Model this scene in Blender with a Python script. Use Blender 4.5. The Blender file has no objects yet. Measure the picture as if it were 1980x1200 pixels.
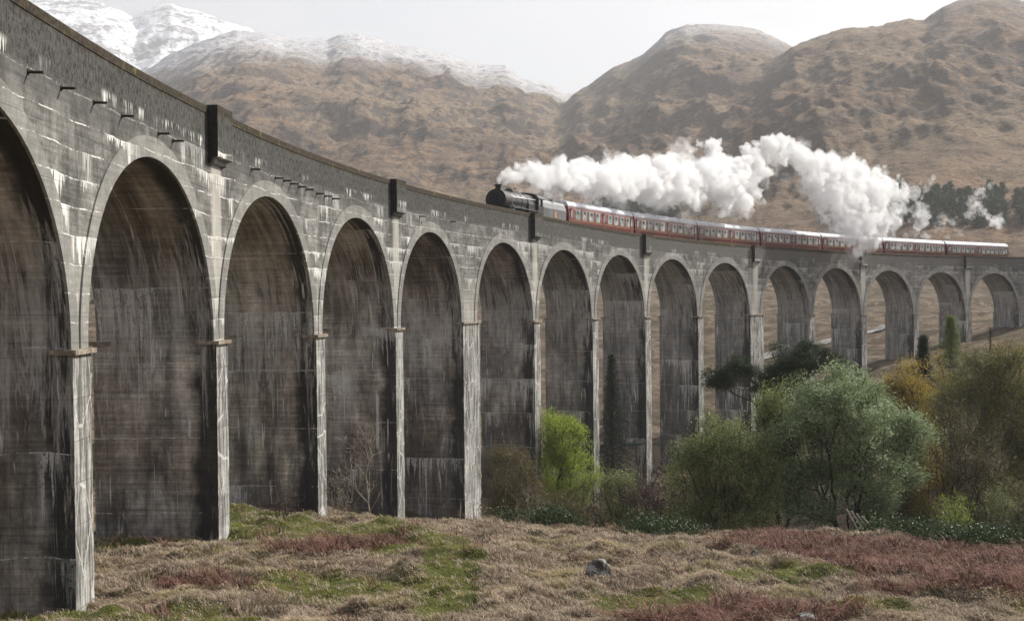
import bpy, math, random
import numpy as np
from mathutils import Matrix, Vector
rad=math.radians
rng=np.random.default_rng(7); random.seed(7)
sc=bpy.context.scene; col=sc.collection

# ---------------------------------------------------------------- camera
FPX=2716.2748; W0,H0=1980,1200
CAM=np.array([-49.9613,255.0596,1.8379]); RC=272.8438; RF=RC-2.75; DW=4.85; RB=RF+DW
YAW,PIT,ROLL=0.0444,-0.0145,-0.0103
Fv=np.array([math.cos(YAW)*math.cos(PIT),math.sin(YAW)*math.cos(PIT),math.sin(PIT)])
Rv=np.cross(Fv,[0,0,1]); Rv/=np.linalg.norm(Rv); Uv=np.cross(Rv,Fv)
Rv,Uv=Rv*math.cos(ROLL)+Uv*math.sin(ROLL),-Rv*math.sin(ROLL)+Uv*math.cos(ROLL)
cd=bpy.data.cameras.new('camera'); cam=bpy.data.objects.new('camera',cd); col.objects.link(cam)
M=Matrix.Identity(4)
for i in range(3): M[i][0],M[i][1],M[i][2],M[i][3]=Rv[i],Uv[i],-Fv[i],CAM[i]
cam.matrix_world=M
cd.sensor_width=36; cd.lens=FPX/W0*36; cd.clip_start=0.5; cd.clip_end=30000
sc.camera=cam
# ---------------------------------------------------------------- world and sun
SUN_EL=rad(33); SUNDIR=np.array([0.66,-0.75,0]); SUNDIR/=np.linalg.norm(SUNDIR)
SUNDIR=SUNDIR*math.cos(SUN_EL)+np.array([0,0,math.sin(SUN_EL)])
w=bpy.data.worlds.new('World'); sc.world=w; w.use_nodes=True
wn=w.node_tree.nodes; wl=w.node_tree.links; wn.clear()
sky=wn.new('ShaderNodeTexSky'); sky.sky_type='NISHITA'; sky.sun_disc=False
sky.sun_elevation=SUN_EL; sky.sun_rotation=math.atan2(SUNDIR[0],SUNDIR[1])
sky.air_density=1.0; sky.dust_density=3.0; sky.ozone_density=1.0; sky.altitude=100
bg=wn.new('ShaderNodeBackground'); bg.inputs[1].default_value=0.052
wo=wn.new('ShaderNodeOutputWorld')
# thin high cloud veil: procedural, by direction
tc=wn.new('ShaderNodeTexCoord'); mp=wn.new('ShaderNodeMapping'); mp.inputs['Scale'].default_value=(2.4,2.4,11)
nz=wn.new('ShaderNodeTexNoise'); nz.inputs['Scale'].default_value=2.6; nz.inputs['Detail'].default_value=7; nz.inputs['Roughness'].default_value=.55
cr=wn.new('ShaderNodeMapRange'); cr.inputs['From Min'].default_value=.40; cr.inputs['From Max'].default_value=.62
cr.inputs['To Min'].default_value=.15; cr.inputs['To Max'].default_value=1
mx=wn.new('ShaderNodeMixRGB'); mx.inputs[2].default_value=(5.0,5.3,5.9,1)
wl.new(tc.outputs['Generated'],mp.inputs[0]); wl.new(mp.outputs[0],nz.inputs['Vector']); wl.new(nz.outputs[0],cr.inputs['Value'])
wl.new(cr.outputs[0],mx.inputs[0]); wl.new(sky.outputs[0],mx.inputs[1]); wl.new(mx.outputs[0],bg.inputs[0]); wl.new(bg.outputs[0],wo.inputs[0])
sd=bpy.data.lights.new('sun','SUN'); sd.energy=5.0; sd.angle=rad(.6); sd.color=(1,.955,.88)
so=bpy.data.objects.new('sun',sd); col.objects.link(so)
so.rotation_euler=Vector(SUNDIR).to_track_quat('Z','Y').to_euler()
sc.view_settings.view_transform='Standard'; sc.view_settings.look='None'; sc.view_settings.exposure=0.64; sc.view_settings.gamma=1
sc.render.engine='CYCLES'
cy=sc.cycles; cy.use_denoising=True; cy.max_bounces=12; cy.diffuse_bounces=3; cy.glossy_bounces=2; cy.transmission_bounces=4; cy.volume_bounces=18; cy.transparent_max_bounces=12
cy.volume_step_rate=2.0; cy.volume_max_steps=128; cy.sample_clamp_indirect=8

# ---------------------------------------------------------------- pixel helpers (used to survey real positions)
def ray(u,v): return Fv+Rv*(u-990)/FPX-Uv*(v-600)/FPX
def vh(u): return 600+(Fv[2]*FPX+Rv[2]*(u-990))/Uv[2]
def at(u,v,d): return CAM+ray(u,v)*d
def hitcyl(u,v,r):
    d=ray(u,v); a=d[0]**2+d[1]**2; b=2*(CAM[0]*d[0]+CAM[1]*d[1]); c=CAM[0]**2+CAM[1]**2-r*r
    t=(-b+math.sqrt(b*b-4*a*c))/(2*a); P=CAM+t*d
    return math.atan2(P[0],P[1])*RC,P[2],t
Fh=np.array([math.cos(YAW),math.sin(YAW)]); Rh=np.array([math.sin(YAW),-math.cos(YAW)])
def ud(x,y):
    dx=np.asarray(x)-CAM[0]; dy=np.asarray(y)-CAM[1]
    return dx*Fh[0]+dy*Fh[1], dx*Rh[0]+dy*Rh[1]      # depth, right
def xy(u,d):
    p=CAM[:2]+Fh*d+Rh*d*(u-990)/FPX; return p[0],p[1]

# ---------------------------------------------------------------- noise
def _h(ix,iy,iz,k):
    n=(ix*374761393+iy*668265263+iz*2147483647+k*974634777)&0xffffffff
    n=((n^(n>>13))*1274126177)&0xffffffff
    n=((n^(n>>16))*2246822519)&0xffffffff
    return ((n^(n>>15))&0xffffff)/float(0xffffff)*2-1
def pn(x,y,z=None,seed=0):
    x=np.asarray(x,float); y=np.asarray(y,float); z=np.zeros_like(x) if z is None else np.asarray(z,float)+0*x
    xi=np.floor(x).astype(np.int64); yi=np.floor(y).astype(np.int64); zi=np.floor(z).astype(np.int64)
    fx,fy,fz=x-xi,y-yi,z-zi
    q=lambda t:t*t*t*(t*(t*6-15)+10)
    U,V,Wt=q(fx),q(fy),q(fz); r=0
    flat=not np.any(fz)
    for dz in ((0,) if flat else (0,1)):
        for dy in (0,1):
            for dx in (0,1):
                a,b,c=xi+dx,yi+dy,zi+dz
                g=_h(a,b,c,seed)*(fx-dx)+_h(a,b,c,seed+11)*(fy-dy)+(0 if flat else _h(a,b,c,seed+23)*(fz-dz))
                wgt=(U if dx else 1-U)*(V if dy else 1-V)*((1-0*Wt) if flat else (Wt if dz else 1-Wt))
                r=r+g*wgt
    return r*1.5
def fbm(x,y,z=None,o=4,seed=0,g=.5,ridge=False):
    r=0; a=1; f=1; t=0
    for i in range(o):
        n=pn(x*f,y*f,None if z is None else z*f,seed+i*31)
        if ridge: n=1-2*np.abs(n)
        r=r+a*n; t+=a; a*=g; f*=2.03
    return r/t
def sstep(x,a,b):
    t=np.clip((x-a)/(b-a),0,1); return t*t*(3-2*t)

# ---------------------------------------------------------------- terrain
_cp=[(-50,255,-.2),(-60,235,0),(-60,275,-1),(-30,256,-4.3),(-40,230,-2.5),(-20,230,-5.8),(-30,280,-5),(-30,300,-5),(0,300,-7),(30,300,-9),(-70,255,1),
     (-8.6,270,-7.45),(8,270,-8.1),(24.8,269,-9.95),(41.7,266.9,-12.7),(60,263,-16),(78,258,-18),(97,252,-19.6),(114,245,-20.2),(125,240,-20),(139,231,-19),(155,222,-16),(168,213,-13),(182,201,-10),(194,188,-8.6),(207,173,-6),(222,155,-2),(235,135,3),(246,112,6.5),(250,125,5),(228,115,3)]
def _c(u,v,d):
    x,y=xy(u,d); return (x,y,CAM[2]+d*(vh(u)-v)/FPX)
_cp+=[_c(300,1200,37),_c(700,1200,37),_c(1100,1200,37),_c(1500,1200,37.5),_c(1980,1200,38),
      _c(500,1100,46),_c(1000,1100,47),_c(1500,1110,46),_c(1980,1130,44.5),
      _c(480,982,66),_c(700,990,70),_c(1000,1000,66),_c(1350,1036,60),_c(1700,1040,59),_c(1980,1064,54),_c(2300,1080,52),
      _c(1000,1040,56),_c(1500,1060,53),_c(1350,1070,53)]
for u,d,z in ((900,85,-13.5),(1200,80,-12.6),(1500,76,-11.6),(1800,74,-11.2),(2200,70,-10.6),(900,105,-17),(1200,105,-17.5),(1500,105,-16),(1800,105,-14),(2200,100,-12),
              (1200,130,-20),(1500,135,-19),(1800,140,-13.5),(2200,140,-10),(1500,170,-19),(1000,170,-18),(1100,200,-17),(800,160,-14),(600,160,-11),(300,120,-9),(0,90,-7),
              (1900,185,-9.5),(2200,190,-6),(1300,230,-16),(1800,230,-9.5),(2100,240,-5),(1600,210,-13)):
    x,y=xy(u,d); _cp.append((x,y,z))
_cp+=[_c(1300,650,300),_c(1700,636,290),_c(2000,622,290),_c(1000,650,300),_c(500,640,300),_c(0,640,300),_c(1300,612,400),_c(1700,604,400),_c(2000,590,400),_c(900,612,400),_c(300,610,400)]
_cp=np.array(_cp)
def _tps(r2): return np.where(r2>1e-9,.5*r2*np.log(r2+1e-12),0)
_n=len(_cp); _K=_tps(((_cp[:,None,:2]-_cp[None,:,:2])**2).sum(-1))+np.eye(_n)*40
_P=np.c_[np.ones(_n),_cp[:,:2]]; _A=np.block([[_K,_P],[_P.T,np.zeros((3,3))]])
_w=np.linalg.solve(_A,np.r_[_cp[:,2],0,0,0])
def near_z(x,y):
    sh=np.shape(x); x=np.ravel(x).astype(float); y=np.ravel(y).astype(float); out=np.empty_like(x)
    for i in range(0,len(x),40000):
        s=slice(i,i+40000); r2=(x[s,None]-_cp[None,:,0])**2+(y[s,None]-_cp[None,:,1])**2
        out[s]=_tps(r2)@_w[:_n]+_w[_n]+_w[_n+1]*x[s]+_w[_n+2]*y[s]
    return out.reshape(sh)
def curve(pts):
    a=np.array(pts,float); return lambda u: np.interp(u,a[:,0],a[:,1])
R1=curve([(-1500,330),(-600,260),(0,230),(180,200),(270,150),(330,112),(400,80),(462,62),(520,64),(560,76),(640,80),(665,70),(700,68),(745,82),(800,92),(870,108),(930,128),(985,130),(1020,158),(1060,163),(1100,182),(1180,180),(1300,220),(2000,300),(3500,400)])
R2=curve([(-1500,460),(700,440),(880,405),(930,375),(960,338),(990,300),(1050,255),(1090,214),(1120,180),(1150,165),(1190,133),(1240,112),(1290,68),(1330,50),(1380,46),(1430,54),(1470,60),(1530,88),(1600,130),(2000,200),(3500,300)])
R3=curve([(-1500,470),(1000,430),(1200,360),(1330,250),(1400,192),(1460,160),(1500,120),(1540,92),(1600,70),(1650,56),(1700,54),(1762,38),(1790,42),(1830,15),(1880,0),(1940,-6),(1990,8),(2200,-20),(2600,60),(3500,200)])
R4=curve([(-1500,480),(1200,452),(1400,425),(1560,385),(1640,340),(1700,300),(1760,268),(1830,256),(1900,262),(1990,258),(2300,250),(3500,300)])
R5=curve([(-1500,200),(-300,40),(0,-20),(60,0),(130,-2),(200,5),(272,32),(300,20),(345,9),(400,22),(440,38),(500,58),(600,110),(800,170),(1100,200),(3500,300)])
BASE=curve([(250,660),(300,642),(400,606),(600,548),(800,505),(1000,462),(1300,430),(1800,415),(3000,415),(9000,430)])
def far_z(x,y):
    d,r=ud(x,y); dd=np.maximum(d,60); u=990+FPX*np.clip(r/dd,-.95,.95)
    nm=fbm(x/260,y/260,o=3,seed=5)
    u2=u+fbm(x/90,y/90,o=3,seed=9)*10*np.clip(dd/2000,0,1)+fbm(x/600,y/600,o=3,seed=19)*45*sstep(dd,2700,3300)
    H=vh(u)
    zz=lambda v,dp: CAM[2]+dp*(H-v)/FPX
    z=zz(BASE(dd),dd)+nm*np.clip((dd-300)/600,0,1)*9+fbm(x/45,y/45,o=3,seed=3)*1.6*np.clip((dd-150)/300,0,1)
    rid=fbm(x/330+.3*nm,y/330,o=6,seed=21,ridge=True,g=.52); bil=fbm(x/120,y/120,o=5,seed=41,g=.55)
    fine=fbm(x/35,y/35,o=4,seed=61,g=.6)
    for Rr,d0,d1,p,va in ((R1,850,2700,1.12,1),(R2,800,2150,1.15,1),(R3,600,1650,1.1,1),(R4,450,900,1.05,.45),(R5,2900,4800,1.0,1.6)):
        zf=zz(BASE(d0),d0)-12; zr=zz(Rr(u2),d1)
        t=np.clip((dd-d0)/(d1-d0),0,1); back=np.clip((dd-d1)/(d1*.6),0,1)
        L=zf+(zr-zf)*t**p-back*(zr-zf)*.75
        amp=np.clip((zr-zf)/300,0,1)*va*np.sin(np.pi*np.clip(t,0,1)**.8)
        L=L+amp*(rid*38+bil*14)+np.clip(t*4,0,1)*(fine*6+bil*3)*va
        L=L+amp*14*fbm(x/300,y/62,o=4,seed=87,ridge=True)
        k=8.; m=np.maximum(z,L); z=np.where(dd>d0,m+np.where(np.abs(z-L)<4*k,k*np.log1p(np.exp(-np.abs(z-L)/k)),0),z)
    return z
def terrain(x,y,detail=True):
    x=np.asarray(x,float); y=np.asarray(y,float)
    d,r=ud(x,y); R=np.hypot(x-CAM[0],y-CAM[1])
    t=sstep(np.where(d>0,d,R),250,400)
    nz_=near_z(x,y); nz_=np.clip(nz_,-21,30) if True else nz_
    z=nz_*(1-t)+np.where(t>0,far_z(x,y),0)*t
    if detail:
        k=1-sstep(R,120,300)
        q=np.sqrt(np.maximum(0,fbm(x/1.5,y/1.5,o=2,seed=77)*.5+.5))
        z=z+k*(fbm(x/9,y/9,o=3,seed=71)*.34+np.abs(fbm(x/3.6,y/3.6,o=3,seed=75))*1.05*np.clip((R-30)/8,0,1)-.44+ (q-.7)*.75)*np.clip((R-15)/10,0,1)
        z=z+(1-k)*(fbm(x/7,y/7,o=3,seed=73)*np.clip(.9-R/1500,0,.9)+fbm(x/16,y/16,o=3,seed=79,ridge=True)*1.6*sstep(R,170,330))
    return z
def tz(x,y): return float(terrain(np.array([x]),np.array([y]))[0])

# ---------------------------------------------------------------- mesh and object helpers
def mesh(name,V,Fc,mats=(),mi=None,smooth=False,uvs=None,fattr=None,vattr=None):
    V=np.asarray(V,np.float32).reshape(-1,3); me=bpy.data.meshes.new(name)
    if isinstance(Fc,np.ndarray):
        k=Fc.shape[1]; nf=len(Fc); li=Fc.ravel().astype(np.int32); ls=np.arange(0,nf*k,k,dtype=np.int32); lt=np.full(nf,k,np.int32)
    else:
        nf=len(Fc); lt=np.array([len(f) for f in Fc],np.int32); ls=np.r_[0,np.cumsum(lt)[:-1]].astype(np.int32); li=np.array([i for f in Fc for i in f],np.int32)
    me.vertices.add(len(V)); me.vertices.foreach_set('co',V.ravel())
    me.loops.add(len(li)); me.loops.foreach_set('vertex_index',li)
    me.polygons.add(nf); me.polygons.foreach_set('loop_start',ls); me.polygons.foreach_set('loop_total',lt)
    if mi is not None: me.polygons.foreach_set('material_index',np.asarray(mi,np.int32))
    me.polygons.foreach_set('use_smooth',np.full(nf,smooth,bool))
    for m in mats: me.materials.append(m)
    me.update(calc_edges=True)
    for nm,uv in (uvs or {}).items():
        l=me.uv_layers.new(name=nm); l.data.foreach_set('uv',np.asarray(uv,np.float32)[li].ravel())
    for nm,a in (fattr or {}).items():
        at_=me.attributes.new(nm,'FLOAT','FACE'); at_.data.foreach_set('value',np.asarray(a,np.float32))
    for nm,a in (vattr or {}).items():
        at_=me.attributes.new(nm,'FLOAT','POINT'); at_.data.foreach_set('value',np.asarray(a,np.float32))
    return me
def obj(name,me,parent=None,loc=None):
    o=bpy.data.objects.new(name,me); col.objects.link(o)
    if parent: o.parent=parent
    if loc is not None: o.location=loc
    return o
def tag(o,label=None,cat=None,group=None,kind=None):
    if label: o['label']=label
    if cat: o['category']=cat
    if group: o['group']=group
    if kind: o['kind']=kind
    return o
def empty(name,loc=(0,0,0),rz=0):
    o=bpy.data.objects.new(name,None); col.objects.link(o); o.location=loc; o.rotation_euler=(0,0,rz); o.empty_display_size=.5
    return o
def copy_tree(o,parent=None):
    c=o.copy(); col.objects.link(c); c.parent=parent
    for ch in list(o.children): copy_tree(ch,c)
    return c
class MB:
    def __init__(s): s.v=[]; s.f=[]; s.m=[]; s.n=0
    def add(s,V,F,m=0):
        for f in F: s.f.append([i+s.n for i in f]); s.m.append(m)
        s.v+= [tuple(p) for p in V]; s.n+=len(V)
    def box(s,x0,x1,y0,y1,z0,z1,m=0,b=0):
        if b<=0:
            V=[(x,y,z) for z in (z0,z1) for y in (y0,y1) for x in (x0,x1)]
            s.add(V,[(0,2,3,1),(4,5,7,6),(0,1,5,4),(2,6,7,3),(0,4,6,2),(1,3,7,5)],m); return
        x0,x1=min(x0,x1),max(x0,x1); y0,y1=min(y0,y1),max(y0,y1)
        P=[(x0+b,y0),(x1-b,y0),(x1,y0+b),(x1,y1-b),(x1-b,y1),(x0+b,y1),(x0,y1-b),(x0,y0+b)]
        s.add([(x,y,z) for z in (z0,z1) for x,y in P],[tuple(range(7,-1,-1)),tuple(range(8,16))]+[(i,(i+1)%8,(i+1)%8+8,i+8) for i in range(8)],m)
    def tube(s,a,b,r0,r1=None,n=10,m=0,cap=True):
        r1=r0 if r1 is None else r1; a=np.array(a,float); b=np.array(b,float); d=b-a; d/=np.linalg.norm(d)
        p=np.cross(d,[0,0,1] if abs(d[2])<.9 else [1,0,0]); p/=np.linalg.norm(p); q=np.cross(d,p)
        V=[]; 
        for c,r in ((a,r0),(b,r1)):
            for i in range(n):
                t=2*math.pi*i/n; V.append(c+r*(math.cos(t)*p+math.sin(t)*q))
        Fc=[(i,(i+1)%n,(i+1)%n+n,i+n) for i in range(n)]
        if cap: Fc+= [tuple(range(n-1,-1,-1)),tuple(range(n,2*n))]
        s.add(V,Fc,m)
    def prism(s,prof,x0,x1,m=0):   # profile in (y,z), extruded along x
        n=len(prof); s.add([(x,y,z) for x in (x0,x1) for y,z in prof],[tuple(range(n-1,-1,-1)),tuple(range(n,2*n))]+[(i,(i+1)%n,(i+1)%n+n,i+n) for i in range(n)],m)
    def build(s,name,mats,parent=None,smooth=False,loc=None):
        mats=mats if isinstance(mats,(list,tuple)) else [mats]
        o=obj(name,mesh(name,s.v,s.f,mats,s.m,smooth),parent,loc)
        return o

# ---------------------------------------------------------------- shader helper
class X:
    def __init__(s,g,k): s.g=g; s.k=k
    def _m(s,op,*o):
        n=s.g.nt.nodes.new('ShaderNodeMath'); n.operation=op
        for i,a in enumerate((s,)+o): s.g.put(n.inputs[i],a)
        return X(s.g,n.outputs[0])
    def __add__(s,o): return s._m('ADD',o)
    __radd__=__add__
    def __sub__(s,o): return s._m('SUBTRACT',o)
    def __rsub__(s,o): return (s*-1)+o
    def __mul__(s,o): return s._m('MULTIPLY',o)
    __rmul__=__mul__
    def __truediv__(s,o): return s._m('DIVIDE',o)
    def pow(s,o): return s._m('POWER',o)
    def max(s,o): return s._m('MAXIMUM',o)
    def min(s,o): return s._m('MINIMUM',o)
    def fract(s): return s._m('FRACT')
    def floor(s): return s._m('FLOOR')
    def abs(s): return s._m('ABSOLUTE')
    def step(s,a,b,lo=0,hi=1):
        n=s.g.nt.nodes.new('ShaderNodeMapRange'); n.interpolation_type='SMOOTHSTEP' if (lo,hi)==(0,1) else 'LINEAR'
        s.g.put(n.inputs['Value'],s); s.g.put(n.inputs['From Min'],a); s.g.put(n.inputs['From Max'],b); s.g.put(n.inputs['To Min'],lo); s.g.put(n.inputs['To Max'],hi)
        return X(s.g,n.outputs[0])
class G:
    def __init__(s,name,rough=.9,spec=.2):
        s.mat=bpy.data.materials.new(name); s.mat.use_nodes=True; s.nt=s.mat.node_tree
        s.b=s.nt.nodes['Principled BSDF']; s.b.inputs['Roughness'].default_value=rough; s.b.inputs['Specular IOR Level'].default_value=spec
        s.out=s.nt.nodes['Material Output']
    def put(s,inp,a):
        if isinstance(a,X): s.nt.links.new(a.k,inp)
        elif a is not None:
            if isinstance(a,(tuple,list)) and len(a)==3 and inp.type=='RGBA': a=(*a,1)
            inp.default_value=a
    def coord(s,k='Object'):
        n=s.nt.nodes.new('ShaderNodeTexCoord'); return X(s,n.outputs[k])
    def uv(s,name):
        n=s.nt.nodes.new('ShaderNodeUVMap'); n.uv_map=name; return X(s,n.outputs[0])
    def attr(s,name,k='Fac'):
        n=s.nt.nodes.new('ShaderNodeAttribute'); n.attribute_name=name; return X(s,n.outputs[k])
    def sep(s,v):
        n=s.nt.nodes.new('ShaderNodeSeparateXYZ'); s.put(n.inputs[0],v); return [X(s,o) for o in n.outputs]
    def comb(s,x=0,y=0,z=0):
        n=s.nt.nodes.new('ShaderNodeCombineXYZ'); s.put(n.inputs[0],x); s.put(n.inputs[1],y); s.put(n.inputs[2],z); return X(s,n.outputs[0])
    def sc(s,v,x,y,z):
        n=s.nt.nodes.new('ShaderNodeVectorMath'); n.operation='MULTIPLY'; s.put(n.inputs[0],v); n.inputs[1].default_value=(x,y,z); return X(s,n.outputs[0])
    def noise(s,v,scale=1,detail=4,rough=.55,dist=0):
        n=s.nt.nodes.new('ShaderNodeTexNoise'); s.put(n.inputs['Vector'],v); n.inputs['Scale'].default_value=scale; n.inputs['Detail'].default_value=detail
        n.inputs['Roughness'].default_value=rough; n.inputs['Distortion'].default_value=dist; return X(s,n.outputs[0])
    def vor(s,v,scale=1,feat='F1'):
        n=s.nt.nodes.new('ShaderNodeTexVoronoi'); n.feature=feat; s.put(n.inputs['Vector'],v); n.inputs['Scale'].default_value=scale; return X(s,n.outputs['Distance'])
    def mix(s,f,a,b):
        n=s.nt.nodes.new('ShaderNodeMixRGB'); s.put(n.inputs[0],f); s.put(n.inputs[1],a); s.put(n.inputs[2],b); return X(s,n.outputs[0])
    def mul(s,c,f):
        n=s.nt.nodes.new('ShaderNodeVectorMath'); n.operation='SCALE'; s.put(n.inputs[0],c); s.put(n.inputs['Scale'],f); return X(s,n.outputs[0])
    def bump(s,h,st=.5,dist=.05):
        n=s.nt.nodes.new('ShaderNodeBump'); n.inputs['Strength'].default_value=st; n.inputs['Distance'].default_value=dist; s.put(n.inputs['Height'],h)
        s.nt.links.new(n.outputs[0],s.b.inputs['Normal'])
    def base(s,c): s.put(s.b.inputs['Base Color'],c); return s
def simple(name,c,rough=.7,metal=0,spec=.3,var=.25,scale=3.):
    g=G(name,rough,spec); g.b.inputs['Metallic'].default_value=metal
    n=g.noise(g.coord(),scale,5); g.base(g.mul(g.mix(0,c,c),n.step(.3,.7,1-var,1+var))); return g.mat
# ================================================================ ground
def ground_mat():
    g=G('ground_moor',1,.1); P=g.coord(); x,y,z=g.sep(P)
    n1=g.noise(P,.12,5,.6); n2=g.noise(P,.9,5,.65); n3=g.noise(P,7,4,.7)
    tan=g.mix(n3.step(.35,.65),(.13,.095,.065),(.36,.28,.20))
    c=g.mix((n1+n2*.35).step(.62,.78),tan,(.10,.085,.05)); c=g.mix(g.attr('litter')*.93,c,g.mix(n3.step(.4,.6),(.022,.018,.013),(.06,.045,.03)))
    c=g.mix(g.attr('green')*n3.step(.3,.6,.5,1),c,g.mix(n2.step(.35,.65),(.085,.11,.02),(.17,.19,.045)))
    c=g.mix(g.attr('bracken')*n2.step(.35,.5),c,(.11,.055,.04))
    c=g.mix(n3.step(.55,.7)*.6,c,(.045,.035,.025)); far_=x.step(90,180); c=g.mix(far_*g.noise(P,.28,6,.7).step(.46,.58)*.8,c,(.085,.055,.038)); c=g.mix(far_*g.noise(P,.05,5,.6).step(.5,.6)*.5,c,(.12,.085,.06))
    g.base(c); g.bump(n3*.6+n2*1.2,1,.5); return g.mat
def hill_mat():
    g=G('hill_heather_and_rock',1,.1); P=g.coord(); x,y,z=g.sep(P)
    big=g.noise(P,.004,6,.6); med=g.noise(g.sc(P,1,1,2.5),.018,8,.68); fin=g.noise(g.sc(P,1,1,1.8),.11,8,.72); xf=g.noise(P,.5,4,.7)
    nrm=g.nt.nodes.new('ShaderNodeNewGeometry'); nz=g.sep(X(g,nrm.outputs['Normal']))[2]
    c=g.mix(med.step(.40,.58),(.36,.235,.14),(.18,.12,.08))
    c=g.mix((big+fin*.3).step(.58,.74),c,(.36,.26,.165))
    c=g.mix((z+(med-.5)*160).step(150,40)*x.step(900,1100)*.7,c,g.mix(fin.step(.4,.6),(.43,.31,.20),(.25,.18,.115)))
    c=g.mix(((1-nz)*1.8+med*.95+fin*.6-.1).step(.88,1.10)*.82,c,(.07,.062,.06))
    c=g.mix(fin.step(.5,.60)*.7,c,(.075,.055,.045)); c=g.mix(g.noise(g.sc(P,1,1,1.5),.35,6,.75).step(.48,.6)*.5,c,(.09,.065,.05))
    c=g.mix(xf.step(.5,.7)*.35,c,(.38,.27,.17))
    s=(z+ (med-.5)*900+(fin-.5)*750 - (1-nz)*160).step(70,420)
    far=x.step(1950,2350)
    s=s*far.max((z-290).step(0,110)*.75)
    c=g.mix(s*(1-fin.step(.5,.64)*.5)*.9,c,(.82,.83,.87))
    g.base(c); g.bump(med*12+fin*8+xf*1.2,1,1.0); return g.mat
def snow_mat():
    g=G('snow_and_rock',.9,.2); P=g.coord(); med=g.noise(g.sc(P,1,1,2),.009,8,.68); fin=g.noise(P,.05,7,.7)
    g.base(g.mix((med*.7+fin*.4).step(.535,.62),(.86,.87,.9),(.24,.235,.24))); g.bump(med*25+fin*8,.8,1.0); return g.mat
GREEN=[] ; BRACK=[]
def _gp(u,v,rx,ry,s=1):   # survey a foreground patch on the ground
    lo,hi=36.,80.
    for _ in range(30):
        d=(lo+hi)/2; x,y=xy(u,d); zz=near_z(np.array([x]),np.array([y]))[0]
        if CAM[2]+d*(vh(u)-v)/FPX>zz: lo=d
        else: hi=d
    return (*xy(u,d),rx,ry,s)
for a in ((560,1008,6,4),(450,980,5,4),(690,1018,4,3),(790,1040,3,3),(865,1070,1.3,6),(860,1120,1.2,5),(855,1160,1,3),(640,985,6,3),(350,1190,2.5,3),(60,1180,6,1.5),(1270,1148,2.5,2.5),(1500,1100,3,2),(700,1120,3,3),(580,1100,2,2),(1650,1160,2,1.5),(30,1150,3,1),(220,1040,1.5,1.5)): GREEN.append(_gp(*a))
for a in ((1720,1052,7,3.5),(1900,1085,5,4.5),(1540,1035,3,2),(1480,1165,2.6,2),(1370,1185,2.5,1.2),(660,1042,3,1.2),(600,1052,2,1),(1950,1120,3,3),(1750,1100,3,1.5),(1620,1070,2.5,1.5),(1830,1130,2.5,1.3),(380,1110,2,1)): BRACK.append(_gp(*a))
def patch(x,y,L):
    r=np.zeros_like(x)
    nn=fbm(x/2.2,y/2.2,o=3,seed=91)*.8
    for cx,cy,rx,ry,s in L:
        d,rr=ud(x,y); d0,r0=ud(cx,cy)
        q=((rr-r0)/rx)**2+((d-d0)/ry)**2+nn; r=np.maximum(r,s*(1-sstep(q,.5,1.3)))
    return r
def litter_shade(x,y):  # leaf litter floor, with the shade beneath the trees painted into its dark colour
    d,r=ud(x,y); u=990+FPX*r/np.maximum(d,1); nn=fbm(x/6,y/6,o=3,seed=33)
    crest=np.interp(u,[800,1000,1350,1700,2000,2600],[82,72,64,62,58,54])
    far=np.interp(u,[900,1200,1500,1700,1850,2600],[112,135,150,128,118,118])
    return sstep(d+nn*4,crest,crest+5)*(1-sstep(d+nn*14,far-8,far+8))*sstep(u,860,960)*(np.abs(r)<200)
def build_ground():
    rows=np.r_[np.geomspace(4,34,40)[:-1],np.linspace(34,90,230)[:-1],np.geomspace(90,300,110)[:-1],np.geomspace(300,700,90)[:-1],np.linspace(700,3000,430)[:-1],np.geomspace(3000,6600,110)]
    a=np.radians(np.r_[np.linspace(-180,-42,24)[:-1],np.linspace(-42,-26,40)[:-1],np.linspace(-26,26,640)[:-1],np.linspace(26,42,40)[:-1],np.linspace(42,180,24)])
    Rr,A=np.meshgrid(rows,a,indexing='ij')
    dirx=np.cos(A)*Fh[0]+np.sin(A)*Rh[0]; diry=np.cos(A)*Fh[1]+np.sin(A)*Rh[1]
    Xg=CAM[0]+Rr*dirx; Yg=CAM[1]+Rr*diry
    Z=terrain(Xg,Yg)
    # behind the camera the land just rolls on
    behind=sstep(np.abs(A),math.radians(45),math.radians(90)); Z=Z*(1-behind)+behind*(np.clip(Rr-40,0,None)*.02-1+fbm(Xg/150,Yg/150,o=3,seed=2)*Rr*.03)
    nr,nc=Z.shape; V=np.stack([Xg,Yg,Z],-1).reshape(-1,3)
    idx=np.arange(nr*nc).reshape(nr,nc)
    def sub(i0,i1,c0=0,c1=None):
        I=idx[i0:i1+1]; q=np.stack([I[:-1,:-1],I[1:,:-1],I[1:,1:],I[:-1,1:]],-1).reshape(-1,4)[:,::-1]
        used=np.unique(q); mp_=np.zeros(nr*nc,int); mp_[used]=np.arange(len(used)); return V[used],mp_[q],used
    k1=int(np.searchsorted(rows,560)); k2=int(np.searchsorted(rows,3000))
    v,f,u_=sub(0,k1)
    # centre cap
    gm=ground_mat()
    me=mesh('ground',v,f,[gm],smooth=True,vattr={'green':patch(v[:,0],v[:,1],GREEN),'bracken':patch(v[:,0],v[:,1],BRACK),'litter':litter_shade(v[:,0],v[:,1])})
    tag(obj('ground',me),kind='structure')
    v,f,_=sub(k1,k2); tag(obj('hills',mesh('hills',v,f,[hill_mat()],smooth=True)),kind='structure')
    v,f,_=sub(k2,nr-1); tag(obj('snowy_mountains',mesh('snowy_mountains',v,f,[snow_mat()],smooth=True)),kind='structure')
build_ground()

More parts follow.
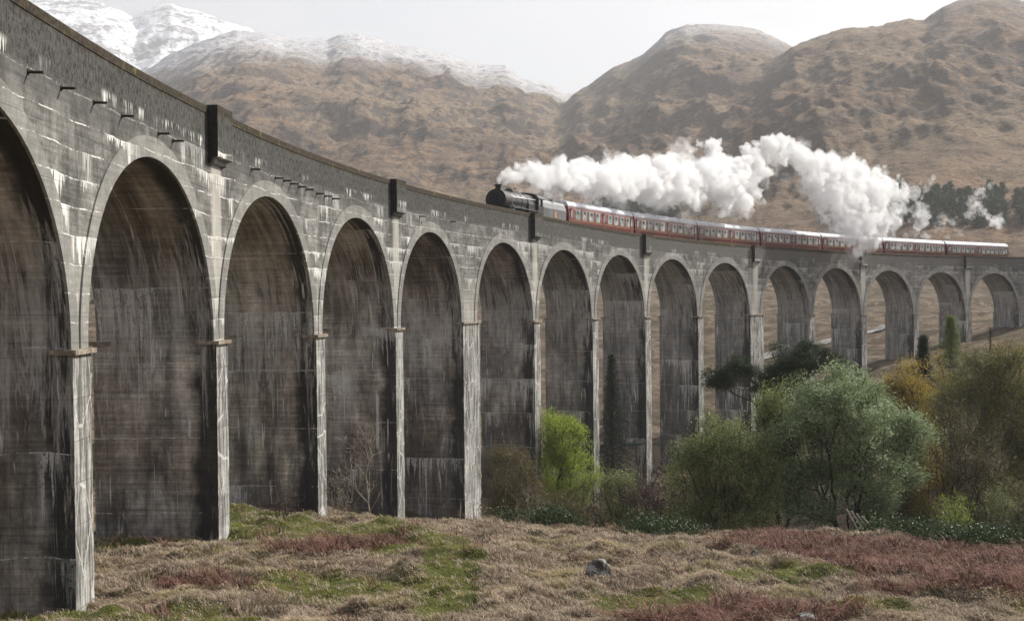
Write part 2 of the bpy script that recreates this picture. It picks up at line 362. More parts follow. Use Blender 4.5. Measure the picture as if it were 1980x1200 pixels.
# ================================================================ viaduct
ZP=curve([(-70,10.6),(-12,9.86),(-4,9.66),(7.5,9.5),(20,9.32),(40,9.12),(60,8.95),(76,8.83),(90,8.5),(112,7.98),(139,7.6),(166,7.28),(207,6.95),(232,6.85),(300,6.5)])
_zpx=np.linspace(-70,300,371); _zpy=np.convolve(np.pad(ZP(_zpx),5,'edge'),np.ones(11)/11,'valid')
def zp(s): return np.interp(s,_zpx,_zpy)
PIERS={-.5:(-42.9,.9,1.7),.5:(-25.6,.5,1.7),1.5:(-8.5,.19,1.7),2.5:(8.23,-.15,1.62),3.5:(25.5,-.46,1.7),4.5:(42.8,-.59,1.7),5.5:(61.15,-.62,4.3),6.5:(79.8,-.98,1.68),7.5:(97.35,-1.13,1.68),8.5:(113.9,-1.34,1.68),9.5:(130.85,-1.6,1.65),10.5:(149.3,-1.75,4.3),11.5:(167.6,-2.09,1.7),12.5:(184.76,-2.43,1.7),13.5:(201.95,-2.67,1.7),14.5:(219,-2.91,1.8),15.5:(236.1,-3.1,1.8),16.5:(253.2,-3.3,1.8)}
CROWN={0:7.2,1:6.95,2:6.69,3:6.4,4:6.25,5:6.05,6:5.87,7:5.67,8:5.49,9:5.29,10:5.06,11:4.83,12:4.62,13:4.33,14:4.1,15:3.93,16:3.75}
def cw(s,r,z):
    a=np.asarray(s)/RC; return np.stack([r*np.sin(a),r*np.cos(a),z+0*a+0*r],-1)
def effl(g,s,v,period,seedv,dens=.5,length=.7):
    """white lime weeping from horizontal joints: s along, v upward"""
    wob=g.noise(g.comb(s*.5,seedv,0),1,2)*.25
    t=(v+wob)/period; k=t.floor(); below=(1-t.fract())*period
    pres=g.noise(g.comb(s*.16,k*3.7+seedv,0),1,3,.6).step(dens,dens+.07)
    ln=g.noise(g.comb(s*6.5,k*5.1+seedv,1.3),1,3,.8).step(.40,.70,.03,length)*g.noise(g.comb(s*.7,k*9.1+seedv,4.3),1,2).step(.38,.6,.35,1.5)
    drip=((ln-below)*14).step(0,1)*g.noise(g.comb(s*7,v*.6,0),1,3,.7).step(.35,.5)
    line=(.028-below).step(-.02,.0)*g.noise(g.comb(s*1.5,k*2.1,0),1,5,.75).step(.44,.56)
    return (drip*pres).max(line)
def wall_mat(name,kind):
    g=G(name,.95,.15); q=g.uv('UVMap'); s,v,_=g.sep(q); P=g.coord()
    big=g.noise(g.comb(s,v,0),.35,5,.6); sp=g.noise(P,6,6,.75); fine=g.noise(P,22,3,.7)
    boards=g.noise(g.comb(s*.25,v*7,0),1,5,.65); vert=g.noise(g.comb(s*1.7,v*.14,0),1,5,.7)
    c=g.mix(big.step(.35,.65),(.13,.127,.118),(.255,.248,.23))
    c=g.mul(c,boards.step(.33,.67,.62,1.25)); c=g.mul(c,g.noise(g.comb(s*.9,v*.9,4),1,7,.75).step(.36,.62,.62,1.3)); c=g.mul(c,vert.step(.33,.67,.66,1.28)); c=g.mul(c,sp.step(.35,.7,.7,1.25))
    if kind=='parapet':
        top=(v+.0+(big-.5)*1.2).step(-2.1,-1.5)
        spk=g.noise(g.comb(s*5,v*2.6,0),1.2,6,.85).step(.46,.58)
        dark=g.mix(spk,(.085,.082,.076),(.012,.012,.012)); dark=g.mix(s.step(60,160,0,.55),dark,(.2,.19,.175)); c=g.mix(top*.9,c,dark)
        lich=g.vor(P,3.2).step(.16,.08)*big.step(.5,.6); c=g.mix(lich*.35*top,c,(.4,.4,.36))
        moss=(v+(g.noise(g.comb(s*1.5,v,0),1,4)-.5)*.5).step(-.48,-.28)
        c=g.mix(moss*.85,c,g.mix(sp.step(.42,.62),(.022,.016,.011),(.075,.056,.03)))
        c=g.mix(moss*g.noise(P,1.3,4).step(.6,.68)*.7,c,(.17,.15,.03))
    if kind in('spandrel','parapet','ring'):
        w=effl(g,s,v,.86,3.3,.50 if kind!='ring' else .55,1.05)
        near=s.step(20,110,1,.45)
        if kind=='parapet': near=near*v.step(-1.25,-1.5)
        c=g.mix(w*.95*near,c,(.82,.81,.77))
        if kind=='spandrel':
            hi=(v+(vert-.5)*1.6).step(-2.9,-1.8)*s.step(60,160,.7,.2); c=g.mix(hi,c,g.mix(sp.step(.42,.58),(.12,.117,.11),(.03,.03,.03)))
            cl=g.attr('clean'); c=g.mix(cl*vert.step(.3,.6,.4,.8),c,(.52,.50,.45))
            dk=g.attr('damp'); c=g.mix(dk*vert.step(.38,.6),c,(.06,.058,.055))
    # construction joints
    row=(v/.78).fract(); jl=(row-.5).abs().step(.485,.5)*g.noise(g.comb(s*.3,v*2,0),1,3).step(.42,.55)
    rowid=(v/.78).floor(); jv=((s/4.1+g.noise(g.comb(rowid*7.7,0,0),1,0)*5).fract()-.5).abs().step(.494,.5)
    c=g.mix(jl.max(jv*.5)*.65,c,(.05,.048,.045))
    if kind=='ring': c=g.mix(.35,c,(.40,.39,.36))
    g.base(c); g.bump(boards*.5+sp*.35+fine*.25-jl*.6,.7,.035); return g.mat
def jamb_mat(name='stained_concrete_soffit'):
    g=G(name,.8,.25); s,v,_=g.sep(g.uv('UVMap')); dp,vr,_=g.sep(g.uv('loc')); P=g.coord()
    big=g.noise(g.comb(s,v*.6,0),.28,5,.6); boards=g.noise(g.comb(s*.2,v*6.5,0),1,6,.7); vert=g.noise(g.comb(s*1.3,v*.16,3),1,6,.72,.6); sp=g.noise(P,7,5,.7)
    c=g.mix(big.step(.40,.60),(.17,.138,.11),(.39,.35,.305))
    c=g.mix(g.noise(g.comb(s,v,0),.13,3).step(.5,.62)*.6,c,(.15,.15,.145))
    c=g.mul(c,boards.step(.34,.68,.62,1.35)); c=g.mul(c,vert.step(.36,.66,.55,1.6)); c=g.mul(c,g.noise(g.comb(s*.8,v*.7,9),1,7,.75).step(.36,.64,.6,1.35)); c=g.mul(c,sp.step(.35,.7,.85,1.15))
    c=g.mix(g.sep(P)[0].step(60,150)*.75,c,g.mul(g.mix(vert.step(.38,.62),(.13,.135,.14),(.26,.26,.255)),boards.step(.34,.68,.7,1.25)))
    # black damp along the front arris; darker towards the pier foot
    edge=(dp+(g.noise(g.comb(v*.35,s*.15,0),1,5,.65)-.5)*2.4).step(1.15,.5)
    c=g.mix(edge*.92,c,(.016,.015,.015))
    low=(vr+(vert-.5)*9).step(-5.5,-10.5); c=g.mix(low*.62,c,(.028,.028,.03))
    # big pale lime curtains, mostly around and below the springing and at pour lines
    cz=(vr-1).abs().step(6,0)*.11
    cur=(g.noise(g.comb(s*2.0,v*.16,7),1,8,.8,1.1)+cz+(g.noise(g.comb(s*.4,v*.25,1),1,2)-.5)*.35).step(.555,.63)
    c=g.mix(cur*g.noise(g.comb(s*6,v*.9,2),1,5,.75).step(.36,.6,.15,1)*(.7+vr.step(3,7,.1,-.4)),c,(.46,.43,.40))
    w=effl(g,s,v+(s/23.).floor()*1.3,3.1,9.1,.53,2.8); c=g.mix(w*.85*g.noise(P,9,4,.7).step(.36,.52),c,(.62,.61,.59))
    drip=g.noise(g.comb(s*3.4,v*.17,2),1,3,.6,.8).step(.62,.66)*g.noise(g.comb(s*.6,v*.3,5),1,3).step(.46,.54)
    c=g.mix(drip*.85,c,(.62,.60,.57))
    rust=g.noise(g.comb(s*1.2,v*.12,11),1,4,.6).step(.64,.72)*vr.step(-3,1); c=g.mix(rust*.55,c,(.14,.075,.035))
    row=(v/1.25).fract(); jl=(row-.5).abs().step(.488,.5)*boards.step(.4,.55); c=g.mix(jl*.7,c,(.03,.028,.026))
    g.base(c); g.bump(boards*.6+sp*.3+vert*.3,.7,.03); return g.mat
def pierfront_mat():
    g=G('limewashed_concrete_pier_face',.9,.2); s,v,_=g.sep(g.uv('UVMap')); P=g.coord()
    vert=g.noise(g.comb(s*3.2,v*.3,0),1,6,.72,.7); sp=g.noise(P,8,5,.7); big=g.noise(g.comb(s*.4,v*.5,0),.6,4); boards=g.noise(g.comb(s*.3,v*6,0),1,5,.65)
    c=g.mix(vert.step(.42,.6),(.13,.125,.115),(.50,.49,.46)); c=g.mul(c,big.step(.35,.65,.6,1.15)); c=g.mul(c,boards.step(.3,.7,.8,1.12)); c=g.mul(c,sp.step(.3,.7,.8,1.12))
    crack=(g.vor(g.comb(s*1.2+sp*.3,v*.45,0),1,'DISTANCE_TO_EDGE')).step(.03,.012); c=g.mix(crack*.5,c,(.74,.73,.7))
    row=(v/1.25).fract(); jl=(row-.5).abs().step(.485,.5)*sp.step(.35,.5); c=g.mix(jl*.8,c,(.07,.07,.065))
    g.base(c); g.bump(boards*.5+sp*.4-jl*.5,.6,.03); return g.mat
def cap_mat():
    g=G('ledge_stone_with_moss',.95,.1); P=g.coord(); n=g.noise(P,3,5,.65); g.base(g.mix(n.step(.4,.62),(.20,.16,.12),(.38,.33,.27))); g.bump(n,.5,.03); return g.mat
WM=wall_mat('boardmarked_concrete','spandrel'); PM=wall_mat('lichened_parapet_concrete','parapet'); RM=wall_mat('arch_ring_concrete','ring')
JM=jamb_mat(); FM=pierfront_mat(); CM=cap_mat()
BM=simple('track_ballast',(.16,.15,.14),1,var=.5,scale=25)
via=empty('railway_viaduct',(0,0,0)); tag(via,'long curved grey concrete railway viaduct of tall round arches streaked with white lime','viaduct')
keys=sorted(PIERS)
DECK=1.75    # spandrels stop this far below the parapet top
REFUGE=[k for k in keys if (k-.5)%2==0 and k>2]
def pw(k): return PIERS[k][2]
gz=lambda s,r:tz(r*math.sin(s/RC),r*math.cos(s/RC))
def band(name,S,zlo,zhi,r,nz_,mat,parent,flip=False,extra=None,proud=0):
    pass
def arch_span(i,k0,k1):
    s0,z0,_w0=PIERS[k0]; s1,z1,_w1=PIERS[k1]; a0=s0+pw(k0)/2-.05; a1=s1-pw(k1)/2+.05
    c=(a0+a1)/2; h=(a1-a0)/2; n=48
    th=np.linspace(math.pi,0,n+1); SA=c+h*np.cos(th); zb=lambda s:z0+(z1-z0)*(s-a0)/(a1-a0)
    ZA=zb(SA)+(CROWN[i]-zb(c))*np.sin(th)**.96
    lead=np.linspace(s0,a0,5)[:-1]; trail=np.linspace(a1,s1,5)[1:]
    S=np.r_[lead,SA,trail]; ZB=np.r_[np.full(4,z0),ZA,np.full(4,z1)]
    ZT=zp(S)-DECK; m=14; V=[];UV=[];Cl=[];Dm=[]; Fc=[]; mi=[]; LC=[]
    def clean(s,z):
        r=0;d_=0
        for k in (k0,k1):
            x=s-PIERS[k][0]
            if k in REFUGE: r=max(r,float(1-sstep(abs(x-.1),.55,.8))*float(1-sstep(zp(s)-DECK-z,5,9)*.6)); d_=max(d_,float((1-sstep(abs(x+1.15),.15,.45)))*float(1-sstep(zp(s)-DECK-z,1.5,5)))
            r=max(r,.75*float(1-sstep(z-PIERS[k][1],.3,4.5))*float(1-sstep(abs(x),pw(k)/2,pw(k)/2+1.0)))
        return r,d_
    for side,r in ((0,RF),(1,RB)):
        b=len(V)
        for j in range(len(S)):
            for t in np.linspace(0,1,m+1):
                z=ZB[j]+(ZT[j]-ZB[j])*t; V.append(cw(S[j],r,z)); UV.append((S[j]+side*400,z-zp(S[j]))); LC.append((0,0)); a_,d_=clean(S[j],z); Cl.append(a_); Dm.append(d_)
        for j in range(len(S)-1):
            for t in range(m):
                q=[b+j*(m+1)+t,b+(j+1)*(m+1)+t,b+(j+1)*(m+1)+t+1,b+j*(m+1)+t+1]
                Fc.append(q if side==0 else q[::-1]); mi.append(0)
    # soffit
    b=len(V); nd=10
    for j in range(n+1):
        for t in np.linspace(0,1,nd+1):
            V.append(cw(SA[j],RF+DW*t,ZA[j])); arc=abs(SA[j]-c); 
            UV.append((DW*t+i*23.7+(0 if SA[j]<c else 300),ZA[j])); LC.append((DW*t,ZA[j]-zb(c))); Cl.append(0); Dm.append(0)
    for j in range(n):
        for t in range(nd):
            q=[b+j*(nd+1)+t,b+j*(nd+1)+t+1,b+(j+1)*(nd+1)+t+1,b+(j+1)*(nd+1)+t]; Fc.append(q); mi.append(1)
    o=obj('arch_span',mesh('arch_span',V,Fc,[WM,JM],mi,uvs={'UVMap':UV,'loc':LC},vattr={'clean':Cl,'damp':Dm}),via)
    # ring, proud of both faces
    for side,r,sg in ((0,RF,-1),(1,RB,1)):
        V=[];UV=[];Fc=[]
        for j in range(n+1):
            nx,nzv=math.cos(th[j]),math.sin(th[j]); wd=.74
            for k,(off,pr) in enumerate(((.0,.0),(.0,.06),(wd,.06),(wd,0))):
                sx=SA[j]+nx*off*.98; zx=ZA[j]+nzv*off
                if off and nzv<.35:   # the two rings run together above the ledge
                    lim=(s0 if nx<0 else s1); sx=max(sx,lim+.02) if nx<0 else min(sx,lim-.02)
                V.append(cw(sx,r+sg*(pr if pr else -.04),zx)); UV.append((sx+side*400,zx-zp(sx)))
        for j in range(n):
            for k in range(3):
                q=[j*4+k,j*4+k+1,(j+1)*4+k+1,(j+1)*4+k]; Fc.append(q if side==0 else q[::-1])
        obj('arch_ring',mesh('arch_ring',V,Fc,[RM],uvs={'UVMap':UV}),o)
for i in range(0,17): arch_span(i,i-.5,i+.5)
def pier(k):
    s,zl,wd=PIERS[k]; zb=min(gz(s,RF),gz(s,RB),gz(s-1,RC))-2.0
    V=[];UV=[];LC=[];Fc=[];mi=[]
    # plan outline (ds, dr) : core with pilasters at both ends
    hw=wd/2+.02; c=hw-.08; pr=.12 if k<2 else .18; pd=.42
    out=[(-hw,-pr),(hw,-pr),(hw,pd),(c,pd+.1),(c,DW-pd-.1),(hw,DW-pd),(hw,DW+pr),(-hw,DW+pr),(-hw,DW-pd),(-c,DW-pd-.1),(-c,pd+.1),(-hw,pd)]
    zs=np.linspace(zb,zl+.012,44); n=len(out); jr=np.random.default_rng(int(k*10+99)); jit=jr.normal(size=(len(out),44,2))*.006; jit[:,-1]=0
    zi={float(z):i for i,z in enumerate(zs)}
    for e in range(n):
        (x0,r0),(x1,r1)=out[e],out[(e+1)%n]; fr=abs(r0-r1)<1e-6 and (abs(r0+pr)<1e-6 or abs(r0-DW-pr)<1e-6)
        b=len(V)
        for z in zs:
            fl=.0+max(0,(zl-10-z))*.0
            for (x,r,ei) in ((x0,r0,e),(x1,r1,(e+1)%n)):
                jx,jy=jit[ei,zi[float(z)]]; V.append(cw(s+x+jx,RF+r+jy,z)); UV.append(((s+x+(0 if r<2 else 500)) if fr else r+((k-.5)*23.7+300 if x<0 else (k+.5)*23.7),z)); LC.append((r,z-zl))
        for j in range(len(zs)-1):
            Fc.append([b+2*j,b+2*j+1,b+2*j+3,b+2*j+2]); mi.append(1 if fr else 0)
    b=len(V)
    for x,r in out: V.append(cw(s+x,RF+r,zl+.012)); UV.append((r,zl)); LC.append((r,0))
    Fc.append(list(range(b,b+n))); mi.append(0)
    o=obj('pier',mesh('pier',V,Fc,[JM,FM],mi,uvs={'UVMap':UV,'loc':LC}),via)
    for r0,r1 in ((-pr-.14,pd+.12),(DW-pd-.12,DW+pr+.14)):
        ss=np.linspace(s-hw-.14,s+hw+.14,4); V=[]
        for z in (zl-.13,zl+.02): 
            for r in (RF+r0,RF+r1):
                for q in ss: V.append(cw(q,r,z))
        f=[]
        for a in range(3):
            f+=[[a,a+1,a+5,a+4][::-1],[8+a,8+a+1,8+a+5,8+a+4],[a,a+1,a+9,a+8],[a+4,a+5,a+13,a+12][::-1]]
        f+=[[0,4,12,8],[3,7,15,11][::-1]]
        obj('ledge',mesh('ledge',V,f,[CM]),o)
for k in keys: pier(k)
# parapets, with coping step, and deck
def sweep(name,prof,mat,s0,s1,step=1.0,parent=None,uvr=None,jit=0):
    S=np.arange(s0,s1+.01,step); V=[];UV=[]
    for q in S:
        zt=float(zp(q))
        for (r,z,uu) in prof: V.append(cw(q,RC+r,zt+z)); UV.append((q+uu,z))
    n=len(prof); Fc=[[j*n+k,(j+1)*n+k,(j+1)*n+(k+1)%n,j*n+(k+1)%n] for j in range(len(S)-1) for k in range(n)]
    return obj(name,mesh(name,V,Fc,[mat],uvs={'UVMap':UV}),parent)
S0,S1=-50,318
def parapet_prof(sg,off):   # outward face radius offset
    o=-2.755 if sg<0 else RB-RC+.005; i=o-.455*sg
    P=[(o,-DECK-.0,off),(o,-.34,off),(o+.03*sg,-.33,off),(o+.03*sg,-.05,off),(o-.02*sg,0,off),(i+.02*sg,.0,off+.4),(i-.03*sg,-.05,off+50),(i-.03*sg,-.33,off+50),(i,-.34,off+50),(i,-DECK-.0,off+50)]
    return P
for sg,off in ((-1,0),(1,400)):
    pr=parapet_prof(sg,off); pr=[(a,b-.0,c) for a,b,c in (pr if sg<0 else pr[::-1])]
    sweep('parapet',pr[::-1] if sg<0 else pr[::-1],PM,S0,S1,1.0,via)
dz=-1.66
sweep('track_bed',[(-2.3,-1.70,0),(1.72,-1.70,0),(1.72,-2.2,0),(-2.3,-2.2,0)],BM,S0,S1,2.0,via)
# solid approach beyond the last arch, and before the first
for s0_,s1_ in ((-62.,-42.),(253.4,322.)):
    S=np.arange(s0_,s1_+.1,2.); V=[];UV=[];LC=[]
    for q in S:
        for r_,z_ in ((RF,zp(q)-DECK),(RF,min(gz(q,RF),zp(q)-3)-3),(RB,min(gz(q,RB),zp(q)-3)-3),(RB,zp(q)-DECK)): V.append(cw(q,r_,z_)); UV.append((q,z_-zp(q))); LC.append((0,0))
    Fc=[[j*4+k,(j+1)*4+k,(j+1)*4+(k+1)%4,j*4+(k+1)%4][::-1] for j in range(len(S)-1) for k in range(4)]+[[0,1,2,3],[len(V)-1,len(V)-2,len(V)-3,len(V)-4]]
    obj('abutment',mesh('abutment',V,Fc,[WM],uvs={'UVMap':UV,'loc':LC}),via)
# refuges
DK=simple('black_damp_concrete',(.022,.021,.020),.9,var=.5,scale=5)  # shade on the refuge's left end, painted as a near-black colour
def refuge(k):
    s=PIERS[k][0]; w=1.13; r1=RF-.44; V=[];UV=[];Fc=[]
    zt=float(zp(s)); prof=[(RF-.006,-2.35),(RF-.2,-2.3),(RF-.2,-2.14),(r1,-2.08),(r1,.0),(RF+.42,.0),(RF+.42,-1.6)]
    ss=(s-w,s-w*.33,s+w*.33,s+w); n=len(prof)
    for q in ss:
        tp=float(zp(q))
        for r,z in prof: V.append(cw(q,r,tp+z+(.03 if z==0 else 0))); UV.append((q+(r-RF)*1.3,z))
    for j in range(3):
        for t in range(n): Fc.append([j*n+t,j*n+(t+1)%n,(j+1)*n+(t+1)%n,(j+1)*n+t])
    Fc.append(list(range(n))[::-1]); Fc.append([3*n+t for t in range(n)])
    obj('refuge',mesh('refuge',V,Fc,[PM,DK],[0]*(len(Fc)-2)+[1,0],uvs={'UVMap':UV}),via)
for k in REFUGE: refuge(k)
# drain bars projecting from the spandrels
DM=simple('rusty_iron',(.03,.024,.02),.8,var=.4,scale=20)
for (u,v) in ((54,139),(118,170),(181,198),(235,224),(306,258),(334,272),(486,327),(532,344),(548,349),(562,355),(577,361),(592,366),(612,374),(628,379),(643,384),(812,418),(872,428)):
    s,z,t=hitcyl(u,v,RF); m=MB()
    a=cw(s,RF+.1,z); b=cw(s,RF-.42,z-.02); m.tube(a,b,.045,.04,8); m.tube(cw(s,RF-.0,z-.0),cw(s,RF-.03,z),.09,.09,8)
    m.build('drain_bar',DM,via)
# rails
RLM=simple('rail_steel',(.10,.07,.055),.5,metal=.6)
RAILZ=lambda s:7.35-.0117*(s-76)
# ================================================================ train
BLK=simple('black_engine_paint',(.012,.012,.014),.32,spec=.6,var=.5,scale=2)
SMK=simple('smokebox_black',(.010,.010,.011),.6,var=.4,scale=4)
STL=simple('bright_steel',(.5,.5,.5),.35,metal=.8)
GRY=simple('weathered_tender_paint',(.16,.165,.175),.3,spec=.8,var=.35,scale=1.2)  # grey base colour carries the sheen reflected off the tender side
MAR=simple('maroon_coach_paint',(.105,.011,.013),.3,spec=.5,var=.18,scale=.8)
MAR2=simple('maroon_coach_paint_sunbleached',(.15,.018,.018),.35,spec=.5,var=.22,scale=.9)  # paler maroon, used on the leading carriage only
ROOF=simple('pale_grey_coach_roof',(.55,.56,.60),.5,var=.2,scale=1.5)
UND=simple('underframe_black',(.02,.018,.017),.8,var=.5)
YEL=simple('straw_yellow_lining',(.55,.36,.08),.5,var=.1)
CRM=simple('cream_window_surround',(.55,.5,.42),.5,var=.1)
BUF=simple('buffer_beam_red',(.35,.02,.015),.5)
ORG=simple('tender_emblem_gold',(.62,.30,.10),.5,var=.3,scale=8)
WHT=simple('white_plate_lettering',(.75,.75,.72),.5,var=.05)
def glass_mat():
    g=G('coach_window_glass',.08,.8); n=g.noise(g.coord(),1.1,3); g.base(g.mix(n.step(.4,.6),(.20,.26,.25),(.50,.56,.54))); return g.mat
GLS=glass_mat()
CURT=simple('dark_ventilator_opening',(.02,.02,.025),.5)
def on_track(s,dr=0,dz=0):
    r=RC+dr; return Vector((r*math.sin(s/RC),r*math.cos(s/RC),RAILZ(s)+dz))
def place(o,s0,s1):        # local +x points back along the train
    a=on_track(s0); b=on_track(s1); d=b-a; o.location=(a+b)/2
    o.rotation_euler=(0,-math.atan2(d.z,math.hypot(d.x,d.y)),math.atan2(d.y,d.x))
def wheelset(m,x,r,w=.72,sp=0):
    for sg in (-1,1):
        m.tube((x,sg*w,r),(x,sg*(w+.13),r),r,r,20); m.tube((x,sg*(w-.03),r),(x,sg*w,r),r+.03,r+.03,20)
    m.tube((x,-w,r),(x,w,r),.08,.08,8)
def bogie(x,parent,wr=.46,base=2.6):
    m=MB()
    for sg in (-1,1): m.box(x-base/2-.5,x+base/2+.5,sg*1.0-.06,sg*1.0+.06,.45,.75); m.box(x-.35,x+.35,sg*1.0-.1,sg*1.0+.1,.3,.6)
    m.box(x-.25,x+.25,-1,1,.5,.85)
    b=m.build('bogie',UND,parent)
    for dx in (-base/2,base/2):
        q=MB(); wheelset(q,x+dx,wr); q.build('wheelset',SMK,b,smooth=False)
def make_carriage(v):
    L=19.6; t=empty('railway_carriage'); h=L/2
    m=MB(); prof=[(-1.33,1.05),(-1.39,1.5),(-1.40,2.1),(-1.34,2.75),(-1.26,3.12),(1.26,3.12),(1.34,2.75),(1.40,2.1),(1.39,1.5),(1.33,1.05)]
    m.prism(prof,-h,h); m.build('body',MAR2 if v==0 else MAR,t)
    m=MB(); rp=[(-1.29,3.10)]+[(-1.29*math.cos(a)*(.98 if 0<i<12 else 1),3.12+.68*math.sin(a)**.8) for i,a in enumerate(np.linspace(.12,math.pi-.12,13))]+[(1.29,3.10)]
    m.prism([(a,b) for a,b in rp][::-1],-h+.03,h-.03)
    rf=m.build('roof',ROOF,t)
    m=MB()
    for x in np.linspace(-h+1.3,h-1.3,9): m.tube((x,.35*(-1)**int(x*3),3.72),(x,.35*(-1)**int(x*3),3.9),.14,.16,8)
    m.build('roof_vent',ROOF,rf) if False else None
    for x in np.linspace(-h+1.3,h-1.3,7):
        q=MB(); q.tube((x,0,3.72),(x,0,3.93),.13,.17,8); q.build('roof_vent',ROOF,rf)
    doors=[-h+.75,h-.75,0.25]; wins=[-7.35,-5.45,-3.55,-1.65,2.1,4.0,5.9,7.8] if v!=2 else [-7.6,-6.2,-4.8,-3.4,-2.0,1.6,3.0,4.4,5.8,7.2,8.4]
    for sg in (-1,1):
        for x in wins:
            ww=.60 if v!=2 else .44
            q=MB(); q.box(x-ww-.04,x+ww+.04,sg*1.37,sg*1.405,1.84,2.80,0); w_=q.build('window',CRM,t)
            q=MB(); q.box(x-ww,x+ww,sg*1.38,sg*1.41,1.88,2.76,0); q.build('pane',GLS,w_)
            q=MB(); q.box(x-.22,x+.22,sg*1.385,sg*1.416,2.46,2.74,0); q.box(x-ww,x+ww,sg*1.385,sg*1.414,2.42,2.45,0); q.build('ventilator',CURT,w_)
        for x in doors:
            q=MB(); q.box(x-.36,x+.36,sg*1.36,sg*1.412,1.15,2.9,0); d_=q.build('door',MAR if v else MAR2,t)
            q=MB(); q.box(x-.22,x+.22,sg*1.37,sg*1.42,1.95,2.7,0); q.build('pane',GLS,d_)
            q=MB(); q.box(x+.24,x+.34,sg*1.38,sg*1.44,1.7,1.76,0); q.build('handle',STL,d_)
        q=MB(); q.box(-h+.02,h-.02,sg*1.385,sg*1.408,1.70,1.735); q.box(-h+.02,h-.02,sg*1.345,sg*1.37,2.90,2.93) if False else None
        q.box(-h+.02,h-.02,sg*1.37,sg*1.40,1.19,1.21); q.build('lining',YEL,t)
    m=MB()
    for x in (-h-.22,h+.02): m.box(x,x+.2,-.55,.55,1.1,3.2); 
    m.build('gangway_bellows',UND,t)
    m=MB(); m.box(-h+.1,h-.1,-1.1,1.1,.85,1.04); m.box(-2.5,-.5,.5,1.2,.4,.9); m.box(.5,2.8,-1.2,-.5,.4,.9); m.build('underframe',UND,t)
    bogie(-h+3.2,t); bogie(h-3.2,t)
    for x in (-h,h):
        for sg in (-1,1):
            q=MB(); q.tube((x,sg*.87,1.05),(x+math.copysign(.4,x),sg*.87,1.05),.09,.09,8); q.tube((x+math.copysign(.36,x),sg*.87,1.05),(x+math.copysign(.42,x),sg*.87,1.05),.22,.22,12); q.build('buffer',UND,t)
    return t
cs=[(93.9,113.6),(114.1,133.6),(134.1,153.7),(154.2,173.9),(174.3,193.9),(194.4,214.1),(214.6,234.6)]
clab=['leading maroon carriage with sunbleached side, coupled straight behind the tender','second maroon carriage back from the tender, with a pale roof','third maroon carriage back from the tender, its middle windows washed out by reflections','maroon carriage just ahead of the one wrapped in falling steam','maroon carriage largely veiled by the white steam that spills over the parapet','last but one maroon carriage, crossed by a thin streak of steam','rearmost maroon carriage with a pale roof and no carriage behind it']
pr0=make_carriage(0); pr1=make_carriage(1); pr2=make_carriage(2)
src=[pr0,pr1,None,None,None,None,pr2]
for i,(a,b) in enumerate(cs):
    o=src[i] if src[i] else copy_tree(pr1)
    tag(o,clab[i],'railway carriage','maroon carriages of the steam train'); place(o,a-.05,b+.05)
# ---- tender
t=empty('locomotive_tender'); tag(t,'grey weathered steam engine tender with small orange crest, behind the cab','tender')
m=MB(); m.prism([(-1.3,1.25),(-1.36,2.5),(-1.2,3.0),(-1.05,3.25),(1.05,3.25),(1.2,3.0),(1.36,2.5),(1.3,1.25)][::-1],-3.3,3.3); m.build('water_tank',GRY,t)
m=MB(); m.prism([(-.95,3.2),(-.7,3.6),(.7,3.6),(.95,3.2)][::-1],-2.4,1.2); m.build('coal_load',simple('coal',(.015,.015,.016),.5,var=.6,scale=8),t)
m=MB(); m.box(-3.4,3.4,-1.2,1.2,1.0,1.25); m.build('frame',SMK,t)
for sg in (-1,1):
    q=MB(); q.tube((.1,sg*1.33,1.95),(.1,sg*1.36,1.95),.26,.26,16); q.box(-.35,.55,sg*1.335,sg*1.365,1.72,1.80); q.box(-.12,.3,sg*1.34,sg*1.37,2.18,2.34); q.build('crest',ORG,t)
q=MB(); wheelset(q,-2.2,.65); wheelset(q,0,.65); wheelset(q,2.2,.65); q.build('wheelset',SMK,t)
place(t,86.6,93.3)
# ---- locomotive, chimney end at local -x
t=empty('steam_locomotive'); tag(t,'black steam locomotive with round smokebox front and short chimney heading the train','locomotive')
zc=2.62; r=.98
m=MB(); m.tube((-6.3,0,zc),(-4.2,0,zc),r+.0,r,32); m.build('smokebox',SMK,t)
m=MB(); m.tube((-6.36,0,zc),(-6.29,0,zc),.72,.80,28); m.tube((-6.5,0,zc),(-6.36,0,zc),.05,.06,8); m.box(-6.42,-6.37,-.03,.03,zc-.35,zc+.35); m.box(-6.4,-6.36,-.7,.7,zc-.1,zc-.06)
sd_=m.build('smokebox_door',SMK,t); q=MB(); q.box(-6.44,-6.41,-.27,.27,zc+.45,zc+.57); q.build('number_plate',WHT,sd_) if False else q.build('number_plate',SMK,sd_)
m=MB(); m.tube((-4.2,0,zc),(.9,0,zc+.06),.93,1.02,32); m.build('boiler',BLK,t,smooth=False)
m=MB()
for x in (-4.2,-2.6,-1.0,.6): m.tube((x,0,zc+.0+.012*(x+4.2)),(x+.06,0,zc+.012*(x+4.2)),.955+.018*(x+4.2),.955+.018*(x+4.2),32)
m.build('boiler_band',STL if False else BLK,t)
m=MB(); m.prism([(-1.05,1.3),(-1.08,2.6),(-.95,3.15),(-.6,3.5),(0,3.6),(.6,3.5),(.95,3.15),(1.08,2.6),(1.05,1.3)][::-1],.9,3.6); m.build('firebox',BLK,t)
m=MB(); 
for a,b,c,d in ((3.50,3.62,.34,.29),(3.62,3.95,.27,.27),(3.95,4.03,.33,.35)): m.tube((-5.55,0,a),(-5.55,0,b),c,d,20)
m.build('chimney',SMK,t)
m=MB(); m.tube((-2.2,0,3.35),(-2.2,0,3.75),.45,.42,20); m.tube((-2.2,0,3.75),(-2.2,0,3.92),.42,.2,20); m.build('steam_dome',BLK,t)
m=MB(); 
